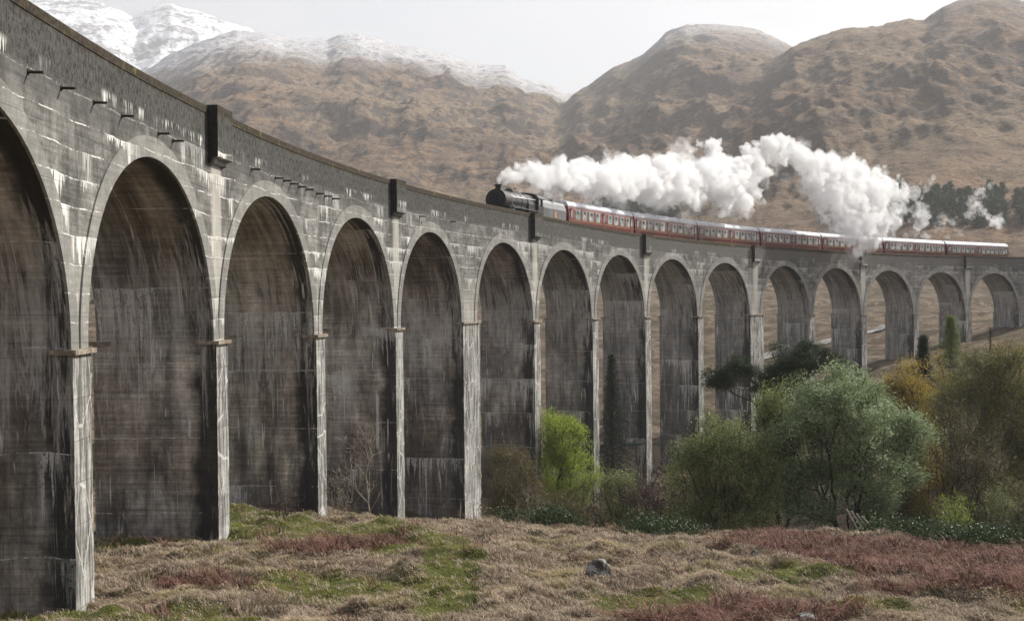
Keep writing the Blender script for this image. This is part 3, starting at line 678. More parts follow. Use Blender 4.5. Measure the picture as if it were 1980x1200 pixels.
for sg in (-1,1): m.tube((2.2,sg*.18,3.55),(2.2,sg*.18,3.85),.1,.08,10)
m.build('safety_valve',STL,t)
m=MB(); m.box(3.6,5.6,-1.28,1.28,1.2,2.55); m.box(3.6,3.72,-1.28,1.28,2.55,3.35); 
for sg in (-1,1): m.box(3.6,3.9,sg*1.2,sg*1.28,2.5,3.3); m.box(5.0,5.25,sg*1.2,sg*1.28,2.5,3.3); m.box(4.5,4.58,sg*1.2,sg*1.28,2.5,3.3)
cb=m.build('cab',BLK,t)
m=MB(); m.prism([(-1.34,3.25),(-1.1,3.55),(-.6,3.75),(0,3.82),(.6,3.75),(1.1,3.55),(1.34,3.25),(1.28,3.2),(0,3.72),(-1.28,3.2)][::-1],3.5,5.9); m.build('roof',SMK,cb)
for sg in (-1,1):
    q=MB(); q.box(3.95,4.45,sg*1.22,sg*1.25,2.6,3.15); q.build('side_window',GLS,cb)
m=MB()
for sg in (-1,1): m.box(-4.6,3.6,min(sg*.85,sg*1.32),max(sg*.85,sg*1.32),1.98,2.04); m.box(-7.2,-5.2,min(sg*.2,sg*1.3),max(sg*.2,sg*1.3),1.32,1.38)
for sg in (-1,1): m.add([(-5.25,sg*.7,1.38),(-4.55,sg*.7,2.0),(-4.55,sg*1.32,2.0),(-5.25,sg*1.32,1.38),(-5.2,sg*.7,1.3),(-4.5,sg*.7,1.95),(-4.5,sg*1.32,1.95),(-5.2,sg*1.32,1.3)],[(0,1,2,3),(4,5,6,7),(0,1,5,4),(3,2,6,7)])
m.build('running_board',GRY,t)
m=MB(); m.box(-7.2,-7.05,-1.28,1.28,.95,1.42); m.build('buffer_beam',BUF,t)
for sg in (-1,1):
    q=MB(); q.tube((-7.2,sg*.87,1.06),(-7.65,sg*.87,1.06),.1,.09,10); q.tube((-7.62,sg*.87,1.06),(-7.7,sg*.87,1.06),.24,.24,16); q.build('buffer',STL,t)
    q=MB(); q.tube((-6.3,sg*1.02,1.05),(-5.2,sg*1.02,1.1),.38,.38,20); q.box(-6.2,-5.3,sg*.75,sg*1.2,1.1,1.38); q.build('cylinder',BLK,t)
    q=MB(); q.tube((-5.2,sg*1.16,1.05),(-3.0,sg*1.2,.9),.05,.05,8); q.tube((-3.4,sg*1.2,.85),(1.6,sg*1.2,.85),.07,.07,8); q.box(-3.3,1.7,sg*1.17,sg*1.23,.78,.92); q.tube((-4.8,sg*1.15,1.5),(-3.6,sg*1.18,1.0),.05,.05,8); q.build('coupling_rod',STL,t)
    q=MB(); q.tube((-4.75,sg*1.05,2.55),(-4.2,sg*1.2,1.35),.075,.075,8); q.build('steam_pipe',STL,t)
    q=MB(); q.tube((-4.2,sg*1.02,zc+.35),(3.6,sg*1.1,zc+.45),.025,.025,6); q.build('handrail',STL,t)
for x in (-2.6,-.5,1.6):
    q=MB(); wheelset(q,x,.91); q.build('driving_wheels',SMK,t)
for x in (-6.4,-4.6):
    q=MB(); wheelset(q,x,.5); q.build('bogie_wheels',SMK,t)
m=MB(); m.box(-7.05,5.6,-.6,.6,.9,1.4); m.box(-6.5,-4.9,-.7,.7,1.3,1.75); m.build('frame',SMK,t)
for x in (-.1,.1)[:1]:
    q=MB(); q.box(-7.16,-7.0,-.12,.12,1.45,1.75); q.build('lamp',SMK,t)
place(t,75.0,89.3); t.scale=(.82,1,1)

# ================================================================ steam
def steam_mesh():
    # puffs surveyed along the train: (u, v, radius px, inward metres, )
    P=[(963,356,4,0),(966,350,7,0),(970,343,11,0),(980,338,14,0),(975,330,9,0),(992,342,20,.2),(1000,327,15,.2),(1012,338,24,.3),(1030,330,22,.4),(1036,346,24,.4),(1052,338,28,.6),(1060,325,18,.6),(1075,345,30,.7),(1082,325,18,.7),(1095,340,32,.9),(1110,350,30,1),
       (1120,322,18,1),(1128,345,36,1.1),(1150,345,38,1.2),(1150,318,18,1.2),(1172,300,15,1.2),(1175,318,22,1.2),(1172,345,38,1.3),(1195,335,38,1.4),(1205,360,34,1.4),(1220,340,38,1.5),(1240,325,26,1.5),(1245,355,38,1.6),(1262,372,26,1.6),(1270,340,38,1.8),(1295,335,38,1.8),(1290,312,20,1.8),(1300,365,36,2),(1320,325,30,2),(1325,355,40,2),(1345,380,28,2.2),(1350,335,38,2.2),
       (1350,278,11,2.2),(1362,275,13,2.2),(1380,280,16,2.2),(1372,286,14,2.2),(1383,298,12,2.2),(1385,312,16,2.2),(1370,318,22,2.2),(1378,345,42,2.4),(1395,325,28,2.4),(1400,360,38,2.6),(1415,340,34,2.8),(1425,380,26,3),(1430,320,26,3),(1440,355,30,3),(1418,400,14,3),(1450,300,22,3),(1462,325,28,3.2),(1478,290,24,3.3),(1490,272,14,3.4),(1500,280,20,3.5),(1505,300,26,3.5),(1525,285,22,3.8),(1540,300,26,4),(1555,310,26,4),(1545,292,16,4),
       (1570,320,30,4.4),(1590,310,22,4.6),(1598,335,32,4.8),(1575,345,26,4.8),(1560,352,14,4.8),(1620,320,24,5),(1625,345,34,5),(1650,335,30,5.2),(1652,302,12,5.2),(1645,315,18,5.2),(1668,322,16,5.4),(1605,375,32,5.4),(1640,375,38,5.6),(1675,365,32,5.8),(1622,405,28,6),(1655,405,34,6),(1690,345,22,6),(1700,330,14,6),(1712,325,8,6),(1715,360,22,6.2),(1690,385,32,6.2),(1728,378,20,6.4),(1715,405,24,6.4),(1745,352,10,6.4),(1738,345,9,6.4),
       (1640,435,26,6.4),(1670,435,32,6.4),(1700,430,26,6.6),(1655,462,22,6.6),(1680,460,24,6.6),(1665,485,16,6.8),(1685,482,12,6.8),(1668,503,8,6.8),(1700,460,13,6.6),(1440,380,16,2.8),(1455,352,16,3),(1425,402,12,2.8),(1408,392,16,2.6),(1575,372,16,4.8),(1585,395,16,5),(1745,372,14,6.4),(1748,395,14,6.4),(1730,425,14,6.5),(1595,425,14,5.6),(1610,445,12,6),(1612,425,14,6.2),(1635,460,10,6.4),(1648,488,8,6.6)]
    W=[(1805,346,8),(1799,354,9),(1790,366,10),(1782,382,7),(1775,396,11),(1790,405,14),(1775,415,14),(1760,428,12),(1780,432,14),(1798,415,9),(1768,450,12),(1752,462,9),(1740,474,8),(1732,482,8),
       (1915,362,7),(1900,366,9),(1888,374,11),(1880,385,10),(1893,392,9),(1902,405,9),(1912,418,9),(1924,428,9),(1930,440,8),(1918,432,7),(1880,394,10),
       (1395,395,16),(1410,408,13),(1385,400,10),(1300,395,14),(1255,390,12),(1345,400,12)]
    Ld=[(1048,372,5),(1060,378,6),(1072,383,7),(1085,388,6),(995,366,4),(1004,369,5),(1012,374,3)]
    def puffs(L,dflt=None):
        out=[]
        for q in L:
            u,v,rp=q[:3]; inn=q[3] if len(q)>3 else (dflt if dflt is not None else max(0,(u-962)/120.))
            s,z,t=hitcyl(u,v,RC-inn); p=at(u,v,t); out.append((p,rp*t/FPX))
        return out
    r_=np.random.default_rng(8); E=[]
    for q in P[8:]:
        for _ in range(2): E.append((q[0]+r_.normal()*q[2]*.55,q[1]+r_.normal()*q[2]*.5+q[2]*.25,q[2]*r_.uniform(.5,.95),q[3]))
    E+=[(1500,335,14,3.6),(1525,345,16,3.8),(1550,365,16,4.2),(1480,350,16,3.4),(1470,385,14,3.2),(1565,395,14,4.6),(1320,415,14,2.4),(1160,385,12,1.5),(1790,455,12,6.4),(1930,425,12,6.4),(1895,380,14,6.4),(1885,400,12,6.4),(1760,365,16,6.4),(1775,352,10,6.4),(1745,400,16,6.4),(1735,430,16,6.4),(1815,440,12,6.4),(1845,430,12,6.4),(1870,415,12,6.4),(1830,455,10,6.4),(1600,450,16,6),(1590,420,14,6),(1430,415,14,3),(1390,410,14,3),(1350,412,12,3),(1250,400,12,2),(1200,395,10,2),(1820,425,13,6.4),(1855,450,10,6.4)]
    return puffs(P),puffs(W),puffs(Ld,1.0),puffs(E)
def steam_object(name,puffs,vox,label,dens,thin,jit,rough,seed):
    ico=bpy.data.meshes.new('t'); import bmesh; bm=bmesh.new(); bmesh.ops.create_icosphere(bm,subdivisions=3,radius=1); bm.to_mesh(ico); bm.free()
    sv=np.array([v.co[:] for v in ico.vertices]); sf=np.array([p.vertices[:] for p in ico.polygons]); bpy.data.meshes.remove(ico)
    V=[];Fc=[];n=0; r_=np.random.default_rng(seed)
    def addb(c,r):
        nonlocal n
        V.append(sv*r*np.array([1,1,1])+c); Fc.append(sf+n); n+=len(sv)
    for p,r in puffs:
        addb(p,r*.93)
        for _ in range(jit):
            d=r_.normal(size=3); d/=np.linalg.norm(d); k=r_.uniform(.28,.5); addb(p+d*r*.78,r*k)
    me=mesh(name+'_raw',np.concatenate(V),np.concatenate(Fc)); o=bpy.data.objects.new('tmp',me); col.objects.link(o)
    md=o.modifiers.new('r','REMESH'); md.mode='VOXEL'; md.voxel_size=vox; md.use_remove_disconnected=False
    dg=bpy.context.evaluated_depsgraph_get(); ev=o.evaluated_get(dg); m2=bpy.data.meshes.new_from_object(ev)
    nv=len(m2.vertices); co=np.empty(nv*3,np.float32); m2.vertices.foreach_get('co',co); co=co.reshape(-1,3).astype(float)
    nr=np.empty(nv*3,np.float32); m2.vertices.foreach_get('normal',nr); nr=nr.reshape(-1,3)
    q=co+0
    d=0
    for sc_,am in ((2.6,.62),(1.15,.42),(.55,.24),(.3,.10)):
        b=np.abs(pn(q[:,0]/sc_,q[:,1]/sc_,q[:,2]/sc_,seed=int(sc_*100))); d=d+am*(b*2-.55)*rough
    lw=np.clip(np.interp(np.full(nv,1.),[0,1],[1,1]),0,1)
    co=co+nr*d[:,None]
    m2.vertices.foreach_set('co',co.astype(np.float32).ravel()); m2.polygons.foreach_set('use_smooth',np.ones(len(m2.polygons),bool)); m2.update()
    bpy.data.objects.remove(o); bpy.data.meshes.remove(me)
    g=G(name+'_vapour'); g.nt.nodes.remove(g.b); pv=g.nt.nodes.new('ShaderNodeVolumePrincipled')
    pv.inputs['Color'].default_value=(.999,.999,1,1); pv.inputs['Anisotropy'].default_value=.2
    P=g.coord(); n1=g.noise(P,.33,4,.6,.6); n2=g.noise(P,1.3,3,.6)
    x_,y_,z_=g.sep(P); tail=x_.step(125,185)*(.075 if name=='steam_plume' else 0)
    g.put(pv.inputs['Density'],((n1*.6+n2*.4)-tail).step(thin[0],thin[1])*dens)
    g.nt.links.new(pv.outputs[0],g.out.inputs['Volume'])
    m2.materials.clear(); m2.materials.append(g.mat); m2.name=name
    o=obj(name,m2); tag(o,label,'steam',kind='stuff'); return o
PU,WI,LD,VE=steam_mesh()
steam_object('steam_plume',PU,.34,'billowing white steam plume trailing from the chimney over the carriages',1.35,(.37,.55),9,1.2,3)
steam_object('steam_veil',VE,.38,'thin translucent veil of steam fraying round the edges of the plume',.4,(.42,.58),3,1.3,6)
steam_object('steam_wisps',WI,.25,'thin torn white wisps of steam drifting off the tail of the plume',.8,(.40,.58),5,1.0,4)
steam_object('steam_leak',LD,.12,'pale steam leaking low over the engine boiler and the tender',.55,(.35,.6),4,.5,5)
# ================================================================ plants
def leaf_mat(name,c1,c2,trans=.26,rough=.6,spec=.25):
    g=G(name,rough,spec); t=g.attr('tint'); c=g.mix(t,c1,c2); g.base(c)
    tr=g.nt.nodes.new('ShaderNodeBsdfTranslucent'); g.put(tr.inputs[0],g.mul(c,1.25)); ms=g.nt.nodes.new('ShaderNodeMixShader'); ms.inputs[0].default_value=trans
    g.nt.links.new(g.b.outputs[0],ms.inputs[1]); g.nt.links.new(tr.outputs[0],ms.inputs[2]); g.nt.links.new(ms.outputs[0],g.out.inputs[0]); return g.mat
def bark(name,c):
    g=G(name,1,.1); P=g.coord(); n=g.noise(g.sc(P,6,6,1.2),1,5,.7); g.base(g.mul(g.mix(0,c,c),n.step(.3,.7,.5,1.4))); return g.mat
BK={'dark':bark('dark_bark',(.045,.036,.028)),'grey':bark('grey_bark',(.13,.115,.10)),'pale':bark('pale_twig_bark',(.30,.26,.21)),'pine':bark('orange_pine_bark',(.09,.055,.04)),'purple':bark('purple_twig_bark',(.085,.055,.05))}
LF={'willow':leaf_mat('silvery_willow_leaf',(.085,.145,.035),(.48,.56,.34)),
 'sallow':leaf_mat('yellow_green_sallow_leaf',(.09,.13,.03),(.38,.43,.17)),
 'lime':leaf_mat('fresh_lime_leaf',(.20,.27,.03),(.34,.42,.07),.45),
 'olive':leaf_mat('olive_bud_leaf',(.10,.09,.025),(.20,.17,.06)),
 'gold':leaf_mat('golden_birch_leaf',(.20,.15,.025),(.46,.36,.08),.4),
 'birch':leaf_mat('thin_birch_leaf',(.085,.095,.02),(.29,.30,.09)),
 'larch':leaf_mat('larch_needle',(.11,.15,.045),(.20,.25,.085)),
 'pine':leaf_mat('dark_pine_needle',(.018,.035,.013),(.05,.08,.028),.1),
 'spruce':leaf_mat('dark_spruce_needle',(.008,.018,.009),(.02,.04,.018),.1),
 'rhodo':leaf_mat('glossy_rhododendron_leaf',(.02,.045,.012),(.08,.125,.045),.1,.5,.25),
 'twig':leaf_mat('bare_purple_twig',(.075,.045,.04),(.15,.10,.085),.0),
 'palet':leaf_mat('bare_pale_twig',(.20,.17,.13),(.36,.31,.25),.0)}
def leaves(C,nper,sig,size,asp,R,up=0.,droop=0.):
    n=len(C)*nper; P=np.repeat(C,nper,0)+R.normal(size=(n,3))*np.asarray(sig)
    a=R.normal(size=(n,3)); a[:,2]=a[:,2]*(1-abs(up))+up*1.5-droop; a/=np.linalg.norm(a,axis=1)[:,None]
    b=R.normal(size=(n,3)); b=np.cross(a,b); b/=np.linalg.norm(b,axis=1)[:,None]
    s=size*R.uniform(.6,1.3,n)[:,None]; a=a*s; b=b*s*asp
    V=np.stack([P-a,P-b*.5+a*.1,P+a,P+b*.5+a*.1],1).reshape(-1,3); F_=np.arange(n*4).reshape(-1,4)
    ct=np.clip(R.normal(.45,.3,len(C)),0,1); return V,F_,np.clip(np.repeat(ct,nper)*.65+R.normal(.2,.18,n),0,1)
def grow(R,roots,A,step=.45,bend=.05,upb=.4,bf=.62):
    """roots: list of polylines; A: attractor points. returns nodes, parent"""
    N=[];Pn=[];PL=[]
    for pl in roots:
        prev=-1
        for p in pl: PL.append(0 if prev<0 else PL[prev]+np.linalg.norm(np.array(p)-N[prev])); N.append(np.array(p,float)); Pn.append(prev); prev=len(N)-1
    base=np.array(roots[0][0]); order=np.argsort(np.linalg.norm(A-base,axis=1))
    tips=[]
    for i in order:
        a=A[i]; NN=np.array(N); d=a-NN; L=np.linalg.norm(d,axis=1)
        cost=L+np.where(d[:,2]<0,upb*2*-d[:,2],0)-0.0+upb*.3*np.abs(L-np.abs(d[:,2]))+bf*np.array(PL)
        j=int(np.argmin(cost)); L=L[j]; k=max(1,int(L/step)); p0=N[j]; prev=j
        for q in range(1,k+1):
            t=q/k; p=p0+(a-p0)*t+ (R.normal(size=3)*bend*L*.3*math.sin(math.pi*t) if q<k else 0); p[2]+=math.sin(math.pi*t)*L*.05*-1
            PL.append(PL[prev]+np.linalg.norm(p-N[prev])); N.append(p); Pn.append(prev); prev=len(N)-1
        tips.append(prev)
    return np.array(N),np.array(Pn),tips
def tubes(N,Pn,tips,rtrunk,rtip,sides=5,pw_=.5):
    cnt=np.zeros(len(N)); 
    for t in tips: cnt[t]+=1
    for i in range(len(N)-1,-1,-1):
        if Pn[i]>=0: cnt[Pn[i]]+=cnt[i]
    r=rtip+(rtrunk-rtip)*(cnt/max(cnt.max(),1))**pw_
    I=np.where(Pn>=0)[0]; a=N[Pn[I]]; b=N[I]; d=b-a; L=np.linalg.norm(d,axis=1); ok=L>1e-4; I=I[ok];a=a[ok];b=b[ok];d=d[ok]/L[ok][:,None]
    p=np.cross(d,np.array([.3,.5,.81])); p/=np.linalg.norm(p,axis=1)[:,None]; q=np.cross(d,p)
    ra=np.minimum(r[Pn[I]],r[I]*1.5)[:,None]; rb=r[I][:,None]; ring=[]
    for c,rr in ((a,ra),(b+d*rb*.3,rb)):
        for k in range(sides):
            t=2*math.pi*k/sides; ring.append(c+rr*(math.cos(t)*p+math.sin(t)*q))
    V=np.stack(ring,1).reshape(-1,3); m=len(I); base=(np.arange(m)*2*sides)[:,None]
    Fc=np.concatenate([base+np.array([[k,(k+1)%sides,sides+(k+1)%sides,sides+k]]) for k in range(sides)])
    return V,Fc
def pts_in(R,blobs,n,shell=.55,clump=.38):
    vol=np.array([b[3]*b[4]*b[5] for b in blobs])**.8; k=R.choice(len(blobs),n,p=vol/vol.sum()); d=R.normal(size=(n,3)); d/=np.linalg.norm(d,axis=1)[:,None]
    rr=(R.uniform(0,1,n)**(1/3.))*(1-shell)+shell*R.uniform(.55,1.0,n)
    B=np.array(blobs)[k]; P=B[:,:3]+d*rr[:,None]*B[:,3:6]
    if clump:
        K=max(6,n//14); h=int(n*.72); ctr=P[R.choice(n,K,replace=False)]+(P[R.choice(n,K)]-P.mean(0))*.04
        P[:h]=ctr[R.integers(0,K,h)]+R.normal(size=(h,3))*clump*np.array([1,1,.8])
    return P
RV=np.array([Rh[0],Rh[1],0]); FV=np.array([Fh[0],Fh[1],0])
def tree(name,label,cat,u,d,blobs,leaf,bk='dark',stems=1,n=250,nper=60,sig=.28,size=.07,asp=.5,rt=.14,rtip=.012,group=None,seed=1,up=0.,lean=0.,spread=.4,twigs=0,upb=.4,droop=0,base=None,shell=.55,twl='twig',sink=.3,step=.45,fol='crown'):
    """blobs: (right m, height m above base, depth m, rx, rz, ry)"""
    R=np.random.default_rng(seed); x,y=xy(u,d) if base is None else base; z=tz(x,y)-sink
    bl=[tuple(RV*b[0]+FV*b[2]+np.array([0,0,b[1]]))+(b[3],b[5],b[4]) for b in blobs]
    A=pts_in(R,bl,n,shell); A=A[A[:,2]>.25]
    top=max(b[1]+b[4] for b in blobs); cx=np.mean(A,0); roots=[]
    for s in range(stems):
        ang=2*math.pi*s/max(stems,1)+R.uniform(-.4,.4); rr=0 if stems==1 else .25+.1*R.uniform()
        e=np.array([math.cos(ang)*rr,math.sin(ang)*rr,0]); L=top*(.30 if stems>1 else .42); pl=[]
        tgt=np.array([cx[0]*.5+math.cos(ang)*spread*(0 if stems==1 else L),cx[1]*.5+math.sin(ang)*spread*(0 if stems==1 else L),L])
        for t in np.linspace(0,1,6): pl.append(e+(tgt-e)*t+np.array([R.normal()*.05,R.normal()*.05,0])*L*.3*t*(1-t)*4)
        roots.append(pl)
    N,Pn,tips=grow(R,roots,A,upb=upb,step=step)
    V,Fc=tubes(N,Pn,tips,rt,rtip); o=obj(name,None); o.location=(x,y,z)
    tag(o,label,cat,group)
    obj('trunk',mesh('trunk',V,Fc,[BK[bk]]),o)
    parts=[]
    if nper: parts.append((leaves(A,nper,sig,size,asp,R,up,droop),0))
    if twigs: parts.append((leaves(A,twigs,sig,size*3.2 if size>.05 else .2,.07,R,.5),1))
    Vs=[];Fs=[];T=[];M_=[];nn=0
    for (v,f,t),mi in parts: Vs.append(v);Fs.append(f+nn);T.append(t);M_.append(np.full(len(f),mi));nn+=len(v)
    if Vs: obj(fol,mesh(fol,np.concatenate(Vs),np.concatenate(Fs),[LF[leaf],LF[twl]],np.concatenate(M_),fattr={'tint':np.concatenate(T)}),o)
    return o
def top_h(u,v,d):   # height above local ground of a sight line
    x,y=xy(u,d); return at(u,v,d)[2]-tz(x,y)
def px(p,d): return p*d/FPX
# --- big willow
D=78; H=top_h(1620,702,D)+.3
tree('willow_tree','large round silvery green willow with dark fanned stems, before the viaduct','tree',1640,D,
 [(-.2,H*.66,0,3.3,H*.30,3),(-2.6,H*.60,0,2.2,H*.27,2.2),(1.7,H*.55,.2,2.1,H*.30,2.5),(-3.9,H*.42,0,1.5,H*.24,1.6),(2.3,H*.36,0,1.3,H*.22,1.7),(-2.2,H*.3,-.3,1.8,H*.2,1.4),(.8,H*.28,.5,2.2,H*.2,1.6),(.3,H*.80,0,2.2,H*.17,2),(-1.7,H*.72,-.8,1.6,H*.2,1.6),(1,H*.5,-1.6,2.4,H*.3,1.6)],
 'willow','dark',7,1000,100,.28,.10,.5,.13,.010,seed=3,spread=.55,twigs=6,up=.25)
D=76; H=top_h(1400,785,D)+.2
tree('sallow_tree','broad yellow green sallow with many thin stems, left neighbour of the large willow','tree',1395,D,
 [(0,H*.60,0,2.2,H*.36,2),(-1.7,H*.45,0,1.5,H*.36,1.5),(1.5,H*.5,0,1.6,H*.38,1.7),(.6,H*.25,0,2.3,H*.22,1.6)],'sallow','dark',8,760,70,.27,.085,.5,.07,.008,seed=4,spread=.5,twigs=14,up=.3)
D=79; H=top_h(1500,735,D)
tree('sallow_tree','light green sallow squeezed between the broad sallow and the large willow','tree',1503,D,
 [(0,H*.74,0,1.3,H*.24,1.3),(-.4,H*.55,0,1.1,H*.3,1.2),(.6,H*.5,0,1.1,H*.3,1.2)],'sallow','dark',4,280,70,.25,.09,.5,.07,.01,seed=5,spread=.35,twigs=5,up=.3)
# --- golden birch behind
D=96; H=top_h(1755,672,D)
tree('birch_tree','golden yellow birch standing behind the right shoulder of the large willow','tree',1762,D,
 [(-.6,H*.86,0,1.2,H*.13,1.2),(.0,H*.72,0,1.7,H*.2,1.6),(.8,H*.55,0,1.5,H*.22,1.5),(1.1,H*.38,0,1.3,H*.2,1.4),(-.4,H*.45,0,1.5,H*.3,1.5),(1.,H*.2,0,1.4,H*.15,1.2)],'gold','grey',2,520,56,.27,.085,.5,.12,.012,seed=6,spread=.2,twigs=6,droop=.3)
D=80; H=top_h(1785,880,D)
tree('birch_sapling','small yellow birch sapling low at the right foot of the large willow','tree',1792,D,[(0,H*.6,0,.9,H*.4,.8)],'gold','grey',2,90,44,.22,.06,.5,.05,.01,seed=61,twigs=5)
# --- pine
D=100; Hh=lambda v:top_h(1500,v,D)
R_=[(-4.9,Hh(722),0,1.2,.55,1),(-3.6,Hh(735),.4,1.2,.5,1),(-3.0,Hh(706),0,.9,.4,1),(-1.6,Hh(718),0,1.1,.4,1),(-.9,Hh(742),0,1.6,.7,1.4),(-.3,Hh(672),0,1.1,.42,1),(.6,Hh(688),0,1.5,.5,1.2),(2.1,Hh(676),0,1.2,.55,1.2),(2.9,Hh(690),.2,1.2,.5,1.1),(1.4,Hh(700),0,1.5,.5,1.4),(3.8,Hh(700),0,.7,.4,.7),(.2,Hh(725),0,1.6,.6,1.6)]
tree('pine_tree','dark flat topped pine with wide horizontal limbs reaching over the willows','tree',1512,D,R_,'pine','pine',1,420,150,(.28,.28,.15),.12,.22,.13,.012,seed=7,upb=.05,up=.3)
# --- conifers
def conifer(name,label,u,d,vtop,wid,leaf,bk,seed,n=300,nper=50,ragged=.2,bottom=.08,size=.08,dr=.35,group=None,h=None,base=None):
    R=np.random.default_rng(seed); x,y=xy(u,d) if base is None else base; z=tz(x,y)-.3; wid*=1.0; H=h or (at(u,vtop,d)[2]-z)
    N=[];Pn=[];tips=[];C=[]
    for t in np.linspace(0,1,24): N.append(np.array([R.normal()*.02,R.normal()*.02,t*H])); Pn.append(len(N)-2)
    Pn[0]=-1
    for i in range(n):
        t=bottom+(1-bottom)*(i+R.uniform())/n; t=min(t,.985); j=int(t*23); ang=i*2.4+R.normal()*.3; L=wid*(1-t)**1.2*R.uniform(1-ragged*2.4,1+ragged*1.3)+.08
        prev=j; b=N[j]; nn=3
        for q in range(1,nn+1):
            f=q/nn; p=np.array([math.cos(ang)*L*f,math.sin(ang)*L*f,t*H-dr*L*f*f+.1*f]); N.append(p); Pn.append(prev); prev=len(N)-1; C.append(p)
            if f<1: C.append(p*np.array([1,1,1])+np.array([0,0,.02]))
        tips.append(prev)
    N=np.array(N);Pn=np.array(Pn); V,Fc=tubes(N,Pn,tips,.02*H*.8,.012)
    o=obj(name,None); o.location=(x,y,z); tag(o,label,'tree',group)
    obj('trunk',mesh('trunk',V,Fc,[BK[bk]]),o); C=np.array(C); v,f,t=leaves(C,max(1,nper//5),(.17,.17,.10),size,.22,R,0,.3)
    obj('crown',mesh('crown',v,f,[LF[leaf]],fattr={'tint':t}),o); return o
conifer('larch_tree','slender pale green larch rising to a point before the right hand piers',1838,118,610,8.5,'larch','grey',8,420,80,size=.11,ragged=.32,dr=.25)
conifer('spruce_tree','dark green spruce tucked between the golden birch and the larch',1785,120,650,5.0,'spruce','dark',9,380,110,size=.12,ragged=.3)
conifer('spruce_tree','dark spruce standing in shade beneath the arches behind the lime green tree',1182,148,685,4.4,'spruce','dark',10,300,90,size=.13)
conifer('dead_spruce','ragged nearly bare dark spruce before the last whole arch at the right',1915,165,632,1.5,'spruce','dark',11,60,30,ragged=.45,size=.1,bottom=.3)
# --- right hand birches
D=86; H=top_h(1905,640,D)
tree('birch_tree','tall thin leaved olive birch filling the right edge, in front of the yellow topped tree','tree',1905,D,
 [(0,H*.8,0,2.0,H*.18,2),(-1.2,H*.6,0,1.8,H*.25,2),(1.6,H*.66,0,2.0,H*.27,2),(.5,H*.45,0,2.6,H*.3,2.2),(2.8,H*.5,0,1.5,H*.3,1.5)],'birch','grey',2,900,60,.32,.08,.5,.12,.012,seed=12,spread=.25,twigs=22)
D=110; H=top_h(1950,640,D)
tree('birch_tree','bright yellow topped tree behind the olive birch at the right edge','tree',1955,D,[(0,H*.82,0,2.1,H*.16,2),(.8,H*.62,0,2.2,H*.25,2)],'gold','grey',2,240,40,.3,.08,.5,.13,.012,seed=13,twigs=6)
D=108; H=top_h(1810,668,D)
tree('birch_tree','small ochre birch at the foot of the larch','tree',1812,D,[(0,H*.7,0,1.3,H*.25,1.3),(-.5,H*.5,0,1.4,H*.25,1.3)],'gold','grey',1,130,36,.28,.07,.5,.1,.012,seed=14,twigs=6)
D=80; H=top_h(1850,730,D)
tree('bare_alder','bare purplish alder thicket at right, between golden birch and olive birch','tree',1850,D,[(0,H*.55,0,1.8,H*.42,1.5),(1.4,H*.4,0,1.8,H*.38,1.5)],'birch','purple',5,460,20,.3,.065,.4,.07,.01,seed=15,twigs=26,spread=.35)
D=70; H=top_h(1846,945,D)
tree('leafy_bush','small bright yellow green bush rising among the rhododendrons at right','bush',1846,D,[(0,H*.62,0,.68,H*.36,.6)],'lime','grey',3,90,40,.15,.045,.5,.04,.008,seed=16,twigs=4,up=.3)
D=72; H=top_h(1930,915,D)
tree('leafy_bush','pale green upright bush in front of the olive birch','bush',1930,D,[(0,H*.66,0,.75,H*.32,.7)],'sallow','grey',4,90,34,.18,.05,.5,.04,.008,seed=17,twigs=6,up=.4)
# --- lime tree by the pier and thickets
D=129; H=top_h(1090,770,D)
tree('lime_green_tree','bright lime green tree glowing in the sun beside the piers','tree',1086,D,[(-1.3,H*.78,0,1.7,H*.2,1.6),(.3,H*.64,0,2.3,H*.24,1.9),(2.0,H*.42,0,2.0,H*.24,1.6),(-.8,H*.4,0,2.2,H*.28,1.6),(.6,H*.2,0,2.6,H*.18,1.6)],'lime','dark',3,520,60,.32,.11,.5,.14,.015,seed=18,spread=.2,twigs=3)
D=96; H=top_h(985,832,D)
tree('olive_bush','rounded olive brown bush just right of the wide pier','bush',985,D,[(0,H*.62,0,1.9,H*.34,1.6),(-.9,H*.4,0,1.0,H*.25,1),(1,H*.45,0,1.1,H*.28,1.1)],'olive','pale',4,420,48,.28,.075,.5,.09,.01,seed=19,spread=.4,twigs=12)
for k,(u,d,vt,w_,lf,lab) in enumerate([(1135,88,880,1.7,'twig','bare purple brown thicket right of the lime green tree'),(1235,82,900,1.5,'twig','bare purple brown thicket midway along the edge of the meadow'),(1290,80,850,1.1,'twig','tall bare thicket against the left side of the broad sallow')]):
    H=top_h(u,vt,d)
    tree('bare_thicket',lab,'bush',u,d,[(0,H*.55,0,w_,H*.42,1.2),(w_*.5,H*.4,0,w_*.9,H*.34,1)],'twig','purple',6,300,2,.25,.05,.3,.05,.008,seed=20+k,twigs=26,spread=.4,group='bare thickets along the meadow edge')
D=84; H=top_h(1200,890,D)
tree('green_bush','dull green bush rising between the bare thickets','bush',1195,D,[(0,H*.6,0,1.35,H*.38,1.2),(.4,H*.35,0,1.5,H*.3,1.2)],'sallow','dark',4,360,44,.26,.07,.5,.06,.01,seed=24,spread=.35,twigs=12)
D=86; H=top_h(1060,930,D)
tree('olive_bush','low dark olive bush under the lime green tree','bush',1075,D,[(0,H*.5,0,1.7,H*.42,1.2)],'olive','dark',4,340,44,.26,.07,.5,.06,.01,seed=25,spread=.35,twigs=14)
